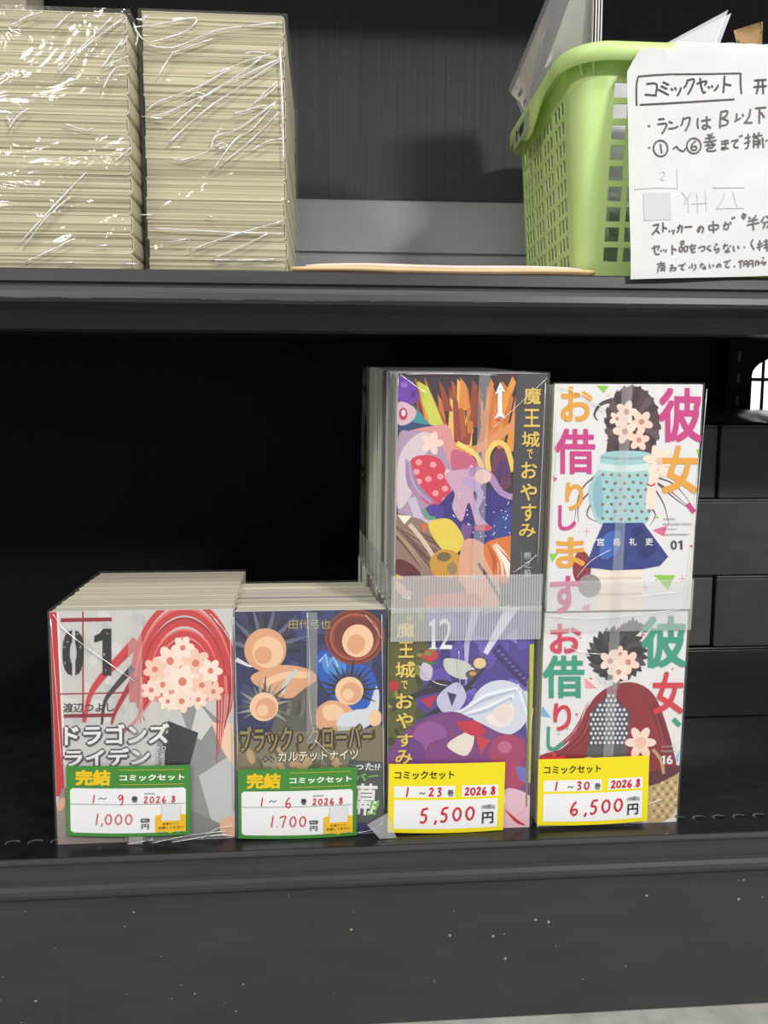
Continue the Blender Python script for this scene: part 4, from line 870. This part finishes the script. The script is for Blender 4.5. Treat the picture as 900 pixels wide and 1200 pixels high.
creases(r, [[(30, 85), (80, 55), (130, 38)], [(160, 90), (200, 50), (225, 35)], [(165, 215), (230, 150), (340, 45)], [(175, 225), (250, 140), (370, 50)], [(300, 265), (340, 200), (385, 190)], [(300, 200), (330, 160), (370, 110)], [(10, 390), (40, 350), (75, 325)], [(5, 350), (20, 375)], [(20, 745), (100, 660), (240, 515)],
    [(40, 750), (110, 660), (190, 590)], [(330, 480), (360, 455), (384, 436)], [(40, 798), (120, 760), (200, 720)], [(150, 800), (190, 796)], [(260, 745), (300, 740)], [(345, 800), (392, 798)], [(310, 195), (350, 175), (384, 160)], [(350, 130), (372, 122), (384, 100)], [(250, 42), (256, 50), (262, 40)], [(180, 370), (240, 385), (268, 382)]], f, 0.00075)
r, P = film_box('plastic_wrap', (-0.1366, -0.0296), (-0.1366, -0.0286), 0.6040, 0.775, U0 + 0.0004, U0 + 0.1905, 0, M_film2, 'crinkled clear film around the flat comic stack nearer the basket', 'crinkled film on the upper shelf', 0.0006, 22)
f = lambda x, y: Vector((-0.1352 + (x * kx - 163) * 0.1045 / 172, 0.6028, 0.7425 - (y * kx - 12) * 0.1855 / 306))
creases(r, [[(400, 85), (470, 75), (590, 52), (560, 90), (510, 110), (440, 125), (405, 92)], [(440, 135), (520, 140), (640, 90), (740, 70), (840, 58)], [(465, 235), (510, 165), (530, 150), (640, 110)], [(430, 330), (470, 300), (600, 250), (720, 180), (820, 150)], [(440, 345), (500, 330), (580, 290), (640, 265), (790, 160)], [(490, 390), (580, 310), (640, 260), (850, 160)],
    [(495, 425), (600, 330), (740, 235), (850, 165)], [(760, 300), (800, 260), (838, 230)], [(765, 295), (810, 265), (836, 240)], [(500, 465), (540, 472), (620, 440), (640, 400), (720, 370), (830, 290)], [(830, 292), (760, 370), (700, 410), (630, 500)], [(660, 480), (760, 400), (840, 320)], [(750, 440), (800, 410), (850, 400)], [(435, 680), (560, 685), (700, 690), (850, 690)], [(550, 750), (650, 710), (850, 650)],
    [(625, 770), (720, 730), (800, 690)], [(620, 775), (720, 775), (822, 770)], [(480, 725), (550, 710)], [(560, 285), (585, 270), (612, 275)], [(612, 640), (636, 646)], [(400, 640), (440, 640)], [(415, 345), (480, 350)], [(400, 70), (412, 110), (404, 140)], [(410, 60), (430, 64), (440, 50)], [(640, 430), (660, 418), (676, 426), (650, 436)], [(620, 215), (660, 205), (700, 190)], [(730, 155), (760, 145), (800, 148)], [(700, 330), (740, 318), (800, 300)], [(560, 330), (580, 310), (600, 312)], [(845, 120), (850, 300), (852, 480)]], f, 0.00085)
# carton deeper on the shelf behind the stack
mb = MB(); mb.box((-0.44, 0.775, U0 + 0.0005), (-0.2755, 0.825, 0.90), noisy('kraft_carton', (168, 158, 140), (182, 172, 154), (20, 20, 60), 0.7, 0.05))
o = bevel(mb.build('cardboard_box'), 0.003); tag(o, 'pale cardboard box just showing above the flat comic stacks', 'box')

# ------------------------------------------------------------------ envelopes lying on the upper shelf
def envelope(x0, x1, y0, y1, z, th, rot, col, label, bulge):
    n, k = 20, 8; w = x1 - x0; d = y1 - y0; top = []; bot = []
    for j in range(k + 1):
        for i in range(n + 1):
            u, v = i / n, j / n * n / k; b = math.sin(math.pi * u) ** .5 * math.sin(math.pi * min(1, v * .9 + .1)) ** .5 if 0 < u < 1 else 0
            top.append((w * (u - .5), d * (v - .5), th + bulge * b + 0.0006 * math.sin(u * 9 + v * 3))); bot.append((w * (u - .5), d * (v - .5), max(0, 0.0006 * math.sin(u * 9 + v * 3))))
    N2 = len(top); F = [(j * (n + 1) + i, j * (n + 1) + i + 1, (j + 1) * (n + 1) + i + 1, (j + 1) * (n + 1) + i) for j in range(k) for i in range(n)]
    F += [tuple(N2 + q for q in reversed(f)) for f in F]
    rim = [i for i in range(n)] + [n + (n + 1) * j for j in range(k)] + [(n + 1) * k + n - i for i in range(n)] + [(n + 1) * (k - j) for j in range(k)]
    F += [(rim[i], N2 + rim[i], N2 + rim[(i + 1) % len(rim)], rim[(i + 1) % len(rim)]) for i in range(len(rim))]
    mb = MB(); mb.mesh(top + bot, F, noisy('envelope_%d_%d' % (col[0], col[2]), col, tuple(min(255, c + 8) for c in col), (30, 30, 30), 0.7, 0.05), True)
    o = mb.build('envelope', loc=((x0 + x1) / 2, (y0 + y1) / 2, z)); o.rotation_euler = (0, 0, R(rot)); tag(o, label, 'envelope', 'envelopes between the stacks and the basket')
    return o
envelope(-0.0255, 0.206, 0.598, 0.76, U0 + 0.0005, 0.0034, -0.5, (226, 204, 204), 'pale pink envelope at the bottom of the pile beside the basket', 0.0004)
envelope(-0.0265, 0.203, 0.600, 0.75, U0 + 0.0044, 0.0011, 0.3, (196, 132, 142), 'thin rose pink envelope in the middle of the flat pile', 0.0004)
envelope(-0.0275, 0.2055, 0.597, 0.75, U0 + 0.0063, 0.0026, -0.3, (222, 190, 140), 'tan kraft envelope near the top of the flat pile', 0.0006)
envelope(-0.018, 0.196, 0.602, 0.75, U0 + 0.0097, 0.0014, 0.4, (222, 200, 190), 'thin pinkish paper envelope lying on the tan envelope', 0.0034)

# ------------------------------------------------------------------ green basket
BX0, BX1, BY0, BY1, BZ0, BZ1 = 0.190, 0.452, 0.6105, 0.806, U0 + 0.0006, 0.7300
bk = empty('plastic_basket', ((BX0 + BX1) / 2, (BY0 + BY1) / 2, BZ0)); tag(bk, 'light green slotted plastic basket holding files, with a handwritten notice in front', 'basket')
def bpart(mb, name, fix=False):
    o = mb.build(name, bk, fix=fix); o.matrix_parent_inverse = Matrix.Translation(-bk.location); return o
def ring(z, out=0.0):
    """rounded rectangle at height z as four straight sides + corners; returns f(side, t) for sides and corner lists"""
    k = (z - BZ0) / (BZ1 - BZ0); ins = 0.0095 * (1 - k); rr = 0.012 + 0.014 * k
    x0, x1, y0, y1 = BX0 + ins - out, BX1 - ins + out, BY0 + ins * .7 - out, BY1 - ins * 2.2 + out; rr += out
    return x0, x1, y0, y1, rr
def side_pt(s, t, z, out=0.0):
    """s: 0 front (left to right), 1 right, 2 back, 3 left (back to front); t 0..1 along the straight part"""
    x0, x1, y0, y1, r_ = ring(z, out)
    return [(x0 + r_ + (x1 - x0 - 2 * r_) * t, y0, z), (x1, y0 + r_ + (y1 - y0 - 2 * r_) * t, z), (x1 - r_ - (x1 - x0 - 2 * r_) * t, y1, z), (x0, y1 - r_ - (y1 - y0 - 2 * r_) * t, z)][s]
def corner_pt(s, a, z, out=0.0):
    """corner that follows side s, a 0..1"""
    x0, x1, y0, y1, r_ = ring(z, out); cx, cy, a0 = [(x1 - r_, y0 + r_, -90), (x1 - r_, y1 - r_, 0), (x0 + r_, y1 - r_, 90), (x0 + r_, y0 + r_, 180)][s]
    t = R(a0 + 90 * a); return (cx + r_ * math.cos(t), cy + r_ * math.sin(t), z)
rows = [BZ0, BZ0 + 0.0195]
for i in range(9): rows += [BZ0 + 0.0195 + i * 0.0153 + 0.0108, BZ0 + 0.0195 + (i + 1) * 0.0153]
rows[-1] = rows[-2] + 0.005; rows.append(BZ1)
hole_rows = set(range(1, 18, 2))
def columns(L_, front):
    """break points along one side, with the index of the cells that are open"""
    if front:
        n = 13; pit = (L_ - 0.012) / n; c = [0, 0.006]; h = []
        for i in range(n): h.append(len(c) - 1); c += [0.006 + i * pit + pit * .74, 0.006 + (i + 1) * pit]
        c.append(L_)
    else:
        c = [0, 0.004]; h = []; x = 0.004; g = (L_ - 0.008) / 4
        for a in range(4):
            for b in range(3):
                h.append(len(c) - 1); w = g * .82 / 3; c += [x + w * .86, x + w]; x += w
            x = 0.004 + (a + 1) * g; c[-1] = x
        c.append(L_)
    c = [min(L_, v) for v in c]
    return [v / L_ for v in c], set(h)
mb = MB()
for s in range(4):
    L_ = (BX1 - BX0 if s % 2 == 0 else BY1 - BY0) - 0.045
    cols, hol = columns(L_, s % 2 == 0)
    for j in range(len(rows) - 1):
        for i in range(len(cols) - 1):
            if i in hol and j in hole_rows or cols[i + 1] - cols[i] < 1e-6: continue
            mb.face([side_pt(s, cols[i], rows[j]), side_pt(s, cols[i + 1], rows[j]), side_pt(s, cols[i + 1], rows[j + 1]), side_pt(s, cols[i], rows[j + 1])], M_basket)
        for a in range(8): mb.face([corner_pt(s, a / 8, rows[j]), corner_pt(s, (a + 1) / 8, rows[j]), corner_pt(s, (a + 1) / 8, rows[j + 1]), corner_pt(s, a / 8, rows[j + 1])], M_basket, True)
o = bpart(mb, 'basket_wall', True); sd = o.modifiers.new('solid', 'SOLIDIFY'); sd.thickness = 0.0013; sd.offset = -1
mb = MB(); per = []
for s in range(4): per += [side_pt(s, t, BZ0 + 0.0012, -0.0018) for t in (0, .5)] + [corner_pt(s, a / 6, BZ0 + 0.0012, -0.0018) for a in range(6)]
mb.face(per, M_basket); mb.face([(p[0], p[1], BZ0) for p in reversed(per)], M_basket); bpart(mb, 'basket_floor')
# rim with a skirt that dips in the middle of the short sides
mb = MB(); per = []
for s in range(4):
    for i in range(24): per.append((s, i / 24, None))
    for a in range(10): per.append((s, None, a / 10))
def lip(s, t): return 0.0125 + (0.018 * (0.5 - 0.5 * math.cos(2 * math.pi * max(0, min(1, (t * 1.30 - 0.12))))) if s % 2 and t is not None else 0)
prof = [(0.0, -0.004), (0.0005, 0.0012), (0.003, 0.0026), (0.007, 0.0026), (0.0095, 0.0012), (0.0105, -0.002), (0.0108, None), (0.0092, None), (0.0088, -0.0025), (0.0055, -0.0008), (0.0018, -0.0012), (0.0016, -0.006)]
rings = []
for s, t, a in per:
    g = []
    for o_, dz in prof:
        z = BZ1; p = side_pt(s, t, z, o_) if a is None else corner_pt(s, a, z, o_)
        g.append((p[0], p[1], z + (dz if dz is not None else -lip(s, t))))
    rings.append(g)
n = len(prof); N2 = len(rings)
mb.mesh([p for g in rings for p in g], [(i * n + k, ((i + 1) % N2) * n + k, ((i + 1) % N2) * n + (k + 1) % n, i * n + (k + 1) % n) for i in range(N2) for k in range(n)], M_basket, True)
bpart(mb, 'rim', True)
for s, a in ((3, .72), (0, .2), (3, .5)):
    mb = MB()
    p, q = corner_pt(s, a, BZ1 - .012, 0), corner_pt(s, a, BZ1 - .012, .0085); w_ = 0.0007
    mb.extrude([(0, 0), (0.0085, 0), (0.0085, -0.004), (0.002, -0.013), (0, -0.014)], 'y', -w_, w_, M_basket)
    th = math.atan2(q[1] - p[1], q[0] - p[0])
    for k in range(len(mb.v) - 20, len(mb.v)):
        v = mb.v[k]; mb.v[k] = (p[0] + v[0] * math.cos(th) - v[1] * math.sin(th), p[1] + v[0] * math.sin(th) + v[1] * math.cos(th), BZ1 - 0.003 + v[2])
    bpart(mb, 'stiffening_rib')

mb = MB(); xs = BX0 - 0.0111; yc = 0.738
mb.face([(xs, yc + .027, BZ1 - .008), (xs, yc - .027, BZ1 - .006), (xs, yc - .027, BZ1 - .0235), (xs, yc + .027, BZ1 - .0235)], mat('sticker_grey', (176, 186, 160), 0.3))
for a, b, c, d in ((-.012, .004, -.010, -.018), (.004, .010, -.012, -.014), (.012, .018, -.009, -.019), (-.004, .0, -.013, -.020)): mb.face([(xs - .0002, yc + a, BZ1 + c), (xs - .0002, yc + b, BZ1 + c), (xs - .0002, yc + b, BZ1 + d), (xs - .0002, yc + a, BZ1 + d)], mat('sticker_dark', (74, 80, 70), 0.4))
bpart(mb, 'sticker')

# ------------------------------------------------------------------ what stands in the basket
def sheet(mb, F_, R_, th, m, n=8):
    """upright sheet between a front and a rear edge (lists of points from the bottom up)"""
    A = crv(F_, 4); B = crv(R_, 4); k = len(A); V = []
    for j in range(k):
        for i in range(n + 1):
            t = i / n; V.append(A[j] * (1 - t) + B[j] * t)
    N2 = len(V); f = [(j * (n + 1) + i, j * (n + 1) + i + 1, (j + 1) * (n + 1) + i + 1, (j + 1) * (n + 1) + i) for j in range(k - 1) for i in range(n)]
    V2 = [v + Vector((th, 0, 0)) for v in V]
    rim = list(range(n)) + [n + (n + 1) * j for j in range(k - 1)] + [(n + 1) * (k - 1) + n - i for i in range(n)] + [(n + 1) * (k - 1 - j) for j in range(k - 1)]
    mb.mesh(V + V2, [tuple(reversed(q)) for q in f] + [tuple(N2 + a for a in q) for q in f] + [(rim[(i + 1) % len(rim)], rim[i], N2 + rim[i], N2 + rim[(i + 1) % len(rim)]) for i in range(len(rim))], m, True)
fl = empty('document_file', (0.203, 0.71, BZ0 + .002)); tag(fl, 'clear file of grey sheets leaning out over the short end of the basket', 'file')
FT, RT = 0.855, 0.775
def fpart(x, m, name, th, dz=0, dy=0, ry=0):
    mb = MB(); sheet(mb, [(0.2055 + x, 0.624 + dy, BZ0 + .003), (0.2055 + x, 0.624 + dy, 0.72), (0.2045 + x, 0.623 + dy, FT + dz)], [(0.203 + x, 0.788 + ry, BZ0 + .003), (0.1965 + x, 0.792 + ry, 0.732), (0.181 + x, 0.800 + ry, RT + dz)], th, m)
    o = mb.build(name, fl); o.matrix_parent_inverse = Matrix.Translation(-fl.location); return o
fpart(0, M_folder, 'clear_cover', 0.0004, 0.002, -0.001)
pg = noisy('grey_sheet', (206, 200, 192), (212, 206, 198), (8, 30, 30), 0.7, 0.03)
fpart(0.0012, pg, 'sheet', 0.0006, -0.004, 0, -0.006); 
for k in range(3): fpart(0.0032 + k * 0.0022, mat('white_sheet', (214, 212, 206), 0.7), 'sheet', 0.0012, -0.03 - .004 * k, 0, -0.12)
cf = empty('clear_folder', (0.29, 0.68, BZ0 + .002)); tag(cf, 'clear plastic folder with one pointed corner sticking up out of the basket', 'folder')
for dy, dx, m in ((0, 0, M_folder), (0.0025, 0.004, clear('clear_folder_white', (0.9, 0.92, 0.95), 0.4, 0.02, 0.4, 0.1))):
    mb = MB(); mb.extrude([(0.3435 + dx, 0.7975 - dx * .3), (0.24, 0.742), (0.225, 0.60), (0.285, 0.562), (0.318 + dx, 0.725)], 'y', 0.68 + dy, 0.6806 + dy, m)
    o = mb.build('leaf', cf); o.matrix_parent_inverse = Matrix.Translation(-cf.location)
mb = MB(); sheet(mb, [(0.352, 0.672, BZ0 + .003), (0.353, 0.673, 0.70), (0.352, 0.668, 0.740), (0.349, 0.680, 0.781)], [(0.376, 0.674, BZ0 + .003), (0.374, 0.676, 0.70), (0.377, 0.684, 0.742), (0.369, 0.672, 0.785)], 0.0012, noisy('kraft_paper', (150, 116, 74), (176, 140, 96), (60, 60, 60), 0.7, 0.3))
tag(mb.build('paper_bag'), 'crumpled brown paper corner peeping over the basket rim', 'paper bag')

# ------------------------------------------------------------------ handwritten notice
NX, NW, NB = 0.2250, 0.182, 0.5495
def ny(v):
    pts = [(0, 0.5630), (0.004, 0.5632), (0.05, 0.5735), (0.10, 0.5850), (0.15, 0.5945), (0.165, 0.5965), (0.1735, 0.5972), (0.178, 0.5985), (0.1815, 0.6010), (0.1835, 0.606), (0.194, 0.614)]
    for (a, p), (b, q) in zip(pts, pts[1:]):
        if v <= b: return p + (q - p) * (v - a) / (b - a)
    return pts[-1][1]
def nwarp(u, v, d):
    z = NB + min(v, 0.1828) * 1.012
    return (NX + u - 0.0050 * (1 - v / 0.165), ny(v) - d - 0.0008 * math.sin(u * 55 + v * 20) * min(1, (0.19 - v) * 30) - 0.0005 * math.sin(v * 75 - u * 30), z + 0.0040 * (u / 0.106) * (1 if v < .15 else max(0, 1 - (v - .15) / .02)))
ntop = lambda u: 0.156 + 0.0180 * min(1, u / 0.010) + (0.0185 * max(0, min(1, (u - 0.034) / 0.004))) + 0.0006 * math.sin(u * 400)
nt_ = empty('notice_sheet', (NX + NW / 2, 0.58, NB)); tag(nt_, 'white sheet with a black handwritten notice hung over the basket rim', 'notice')
mb = MB(); nu, nv = 44, 34
V = [nwarp(NW * i / nu, ntop(NW * i / nu) * j / nv, 0) for j in range(nv + 1) for i in range(nu + 1)]
V2 = [(x, y + 0.0003, z - 0.0001) for x, y, z in V]; N2 = len(V); F = [(j * (nu + 1) + i, j * (nu + 1) + i + 1, (j + 1) * (nu + 1) + i + 1, (j + 1) * (nu + 1) + i) for j in range(nv) for i in range(nu)]
mb.mesh(V + V2, F + [tuple(N2 + a for a in reversed(q)) for q in F], M_paper, True)
o = mb.build('sheet', nt_); o.matrix_parent_inverse = Matrix.Translation(-nt_.location)
cw = NW / 0.0001242; chh = 0.165 / 0.0001205
A = Art([(40, 1535 - chh), (40 + cw, 1535 - chh), (40 + cw, 1535), (40, 1535)], NW, 0.165, step=1.2e-6, warp=lambda u, v, d: nwarp(u, v, d + 0.00045))
GH = (186, 186, 188)
A.rect(125, 1009, 290, 1179, (184, 184, 187))
for st in ([(365, 210), (390, 250), (375, 290)], [(425, 215), (385, 262)], [(400, 250), (400, 340)], [(460, 215), (458, 345)], [(510, 210), (512, 330)], [(420, 285), (520, 283)], [(555, 185), (650, 188), (750, 190)], [(630, 215), (610, 270), (580, 310)], [(680, 215), (690, 270), (705, 320)], [(570, 318), (650, 318), (740, 320)], [(70, 190), (200, 182), (340, 186)], [(340, 60), (340, 190)], [(230, 90), (250, 80), (262, 100), (235, 125), (258, 135)]):
    A.stroke([(x, y + 794) for x, y in st], 5, GH)
BK = (44, 36, 38)
def pen(strokes, wd, dy=0):
    for st in strokes: A.stroke([(x, y + dy) for x, y in st], wd, BK, smooth=len(st) > 2, n=3)
def loop(cx, cy, rx, ry): return [(cx + rx * math.cos(t), cy + ry * math.sin(t)) for t in [-1.8 + 2 * math.pi * k / 12 for k in range(14)]]
pen([[(95, 458), (97, 330), (110, 270)], [(108, 270), (300, 255), (560, 258), (742, 258)], [(742, 256), (740, 330), (744, 395)], [(115, 452), (400, 438), (700, 428)]], 10)
pen([[(160, 318), (224, 318), (216, 390)], [(148, 386), (222, 392)], [(262, 305), (302, 325)], [(250, 330), (290, 352)], [(232, 352), (298, 390)], [(312, 345), (324, 362)], [(335, 340), (345, 358)], [(374, 342), (366, 370), (350, 395)], [(418, 292), (405, 330), (390, 345)], [(412, 300), (456, 292), (440, 345), (415, 388)],
     [(470, 322), (530, 306), (520, 335)], [(492, 285), (500, 350), (512, 380), (525, 375)], [(540, 340), (548, 355)], [(560, 335), (568, 350)], [(602, 335), (590, 358), (575, 370)], [(642, 275), (638, 330), (632, 385)], [(640, 328), (682, 340)], [(825, 310), (860, 307), (905, 305)], [(820, 352), (860, 348), (905, 345)], [(852, 300), (850, 350), (838, 395)], [(880, 300), (882, 395)]], 11)
pen([[(162, 588), (176, 587)], [(228, 545), (268, 542)], [(222, 578), (278, 572), (270, 605), (248, 638)], [(292, 560), (318, 570)], [(290, 605), (330, 600), (352, 588)], [(385, 535), (378, 570), (368, 585)], [(385, 545), (425, 535), (415, 585), (395, 620)], [(475, 540), (472, 575), (478, 605)], [(495, 558), (555, 550)], [(528, 530), (530, 600), (510, 605), (505, 590), (530, 585), (555, 605)],
     [(618, 500), (612, 560), (610, 605)], [(615, 505), (655, 500), (650, 530), (622, 545), (660, 560), (650, 585), (615, 590)], [(715, 515), (712, 560)], [(700, 567), (740, 545)], [(750, 520), (755, 537)], [(800, 490), (790, 540), (760, 580)], [(770, 575), (812, 575)], [(830, 485), (900, 480)], [(858, 485), (855, 582)], [(865, 510), (890, 545)]], 10)
pen([[(162, 725), (174, 724)], loop(240, 728, 45, 50), [(240, 700), (246, 758)], [(318, 735), (340, 715), (355, 735), (385, 745), (398, 725)], loop(450, 712, 44, 48), [(462, 680), (435, 710), (440, 738), (465, 735), (462, 715), (440, 718)], [(535, 640), (545, 655)], [(565, 635), (558, 655)], [(520, 668), (580, 660)], [(512, 690), (590, 680)], [(548, 640), (548, 690), (520, 715)], [(555, 690), (585, 710)],
     [(535, 712), (570, 708), (565, 725), (535, 728), (535, 745), (580, 745), (582, 735)], [(620, 688), (665, 684)], [(618, 705), (668, 700)], [(645, 678), (645, 730), (625, 738), (625, 725), (665, 735)], [(680, 690), (725, 680), (700, 705), (700, 725), (725, 730)], [(730, 655), (738, 665)], [(742, 650), (750, 660)], [(765, 670), (800, 665)], [(785, 645), (785, 720), (765, 740)], [(760, 705), (800, 690)],
     [(820, 640), (828, 655)], [(855, 635), (848, 652)], [(810, 662), (875, 655)], [(820, 675), (818, 735)], [(820, 675), (845, 672), (845, 735)], [(820, 695), (845, 692)], [(820, 712), (845, 710)], [(858, 680), (858, 715)], [(875, 670), (878, 735)], [(893, 692), (905, 686)]], 9)
pen([[(175, 420), (210, 412), (195, 445), (168, 475)], [(195, 445), (215, 470)], [(238, 400), (236, 460)], [(238, 430), (262, 440)], [(272, 450), (278, 460)], [(290, 448), (294, 456)], [(305, 448), (298, 475)], [(325, 435), (355, 425), (350, 465)], [(340, 415), (335, 445), (322, 465)], [(368, 432), (418, 428)], [(470, 428), (458, 462), (452, 450), (468, 428), (488, 440), (478, 470)],
     [(522, 425), (525, 450)], [(522, 425), (578, 420), (575, 445), (525, 450)], [(550, 395), (552, 470)], [(612, 425), (645, 415), (640, 445), (625, 448)], [(628, 400), (615, 450)], [(655, 402), (662, 418)], [(668, 375), (672, 388)], [(680, 370), (684, 382)], [(725, 368), (740, 380), (752, 362), (732, 360), (740, 386)], [(736, 350), (742, 390)], [(770, 375), (780, 390)], [(815, 365), (805, 385)], [(765, 402), (825, 392)], [(758, 425), (835, 412)], [(795, 380), (798, 460)],
     [(865, 375), (845, 410)], [(875, 370), (905, 402)], [(855, 415), (895, 410), (880, 445)], [(870, 415), (858, 450)]], 9, 794)
pen([[(165, 560), (210, 545), (200, 570)], [(182, 540), (185, 590), (212, 595)], [(218, 570), (224, 580)], [(235, 566), (240, 576)], [(255, 566), (248, 585)], [(290, 540), (290, 600)], [(290, 562), (318, 572)], [(345, 520), (362, 518), (360, 535), (345, 537), (345, 520)], [(335, 555), (352, 553), (350, 580), (336, 580), (335, 555)], [(365, 552), (385, 550), (382, 578), (366, 578), (365, 552)],
     [(395, 552), (440, 545)], [(415, 535), (405, 570), (428, 562)], [(435, 560), (412, 575), (415, 588), (435, 582)], [(452, 562), (490, 550), (492, 570), (470, 582)], [(530, 545), (508, 562), (535, 580)], [(562, 535), (575, 545)], [(560, 550), (555, 575), (582, 565), (578, 585), (560, 590)], [(608, 550), (640, 545)], [(622, 535), (612, 570)], [(650, 548), (655, 555)], [(640, 560), (640, 585), (625, 588), (625, 578), (650, 588)],
     [(672, 550), (675, 580), (682, 578)], [(700, 550), (708, 570)], [(736, 560), (746, 560)], [(795, 515), (782, 540), (800, 578)], [(820, 545), (850, 540)], [(835, 520), (832, 585)], [(815, 565), (850, 555)], [(858, 530), (895, 525)], [(855, 550), (905, 545)], [(875, 515), (878, 590)], [(858, 567), (905, 562)]], 8.5, 794)
pen([[(195, 655), (245, 650)], [(220, 640), (218, 655)], [(205, 668), (200, 705)], [(205, 668), (240, 664), (240, 700)], [(215, 680), (232, 678), (230, 692), (215, 692)], [(278, 665), (290, 663), (288, 676), (278, 676)], [(272, 682), (284, 680), (283, 695), (272, 695)], [(292, 680), (312, 680), (305, 695), (294, 694)], [(325, 668), (360, 662), (345, 680), (350, 692), (362, 690)], [(365, 650), (370, 660)],
     [(398, 672), (392, 685)], [(412, 655), (412, 685)], [(428, 660), (436, 672)], [(438, 675), (420, 698)], [(460, 665), (485, 660)], [(472, 652), (464, 682)], [(492, 668), (492, 685), (480, 688), (480, 680), (498, 690)], [(520, 660), (522, 682), (528, 680)], [(542, 662), (546, 676)], [(580, 660), (570, 682), (566, 672), (580, 660), (592, 668), (586, 682)], [(610, 650), (640, 645), (622, 668), (628, 682), (645, 680)], [(648, 635), (652, 645)], [(672, 675), (680, 682)],
     [(700, 650), (730, 645)], [(715, 638), (712, 690)], [(735, 650), (732, 680)], [(735, 650), (755, 646), (755, 682)], [(735, 664), (755, 662)], [(765, 648), (762, 682)], [(765, 648), (788, 644), (788, 685)], [(765, 664), (788, 662)], [(800, 655), (822, 650), (820, 675)], [(812, 642), (802, 680)], [(828, 655), (834, 665)], [(850, 625), (858, 635)], [(848, 645), (845, 662), (865, 655), (862, 670), (848, 672)], [(893, 655), (893, 675)]], 7.5, 794)
o = A.mb.build('handwriting', nt_); o.matrix_parent_inverse = Matrix.Translation(-nt_.location)
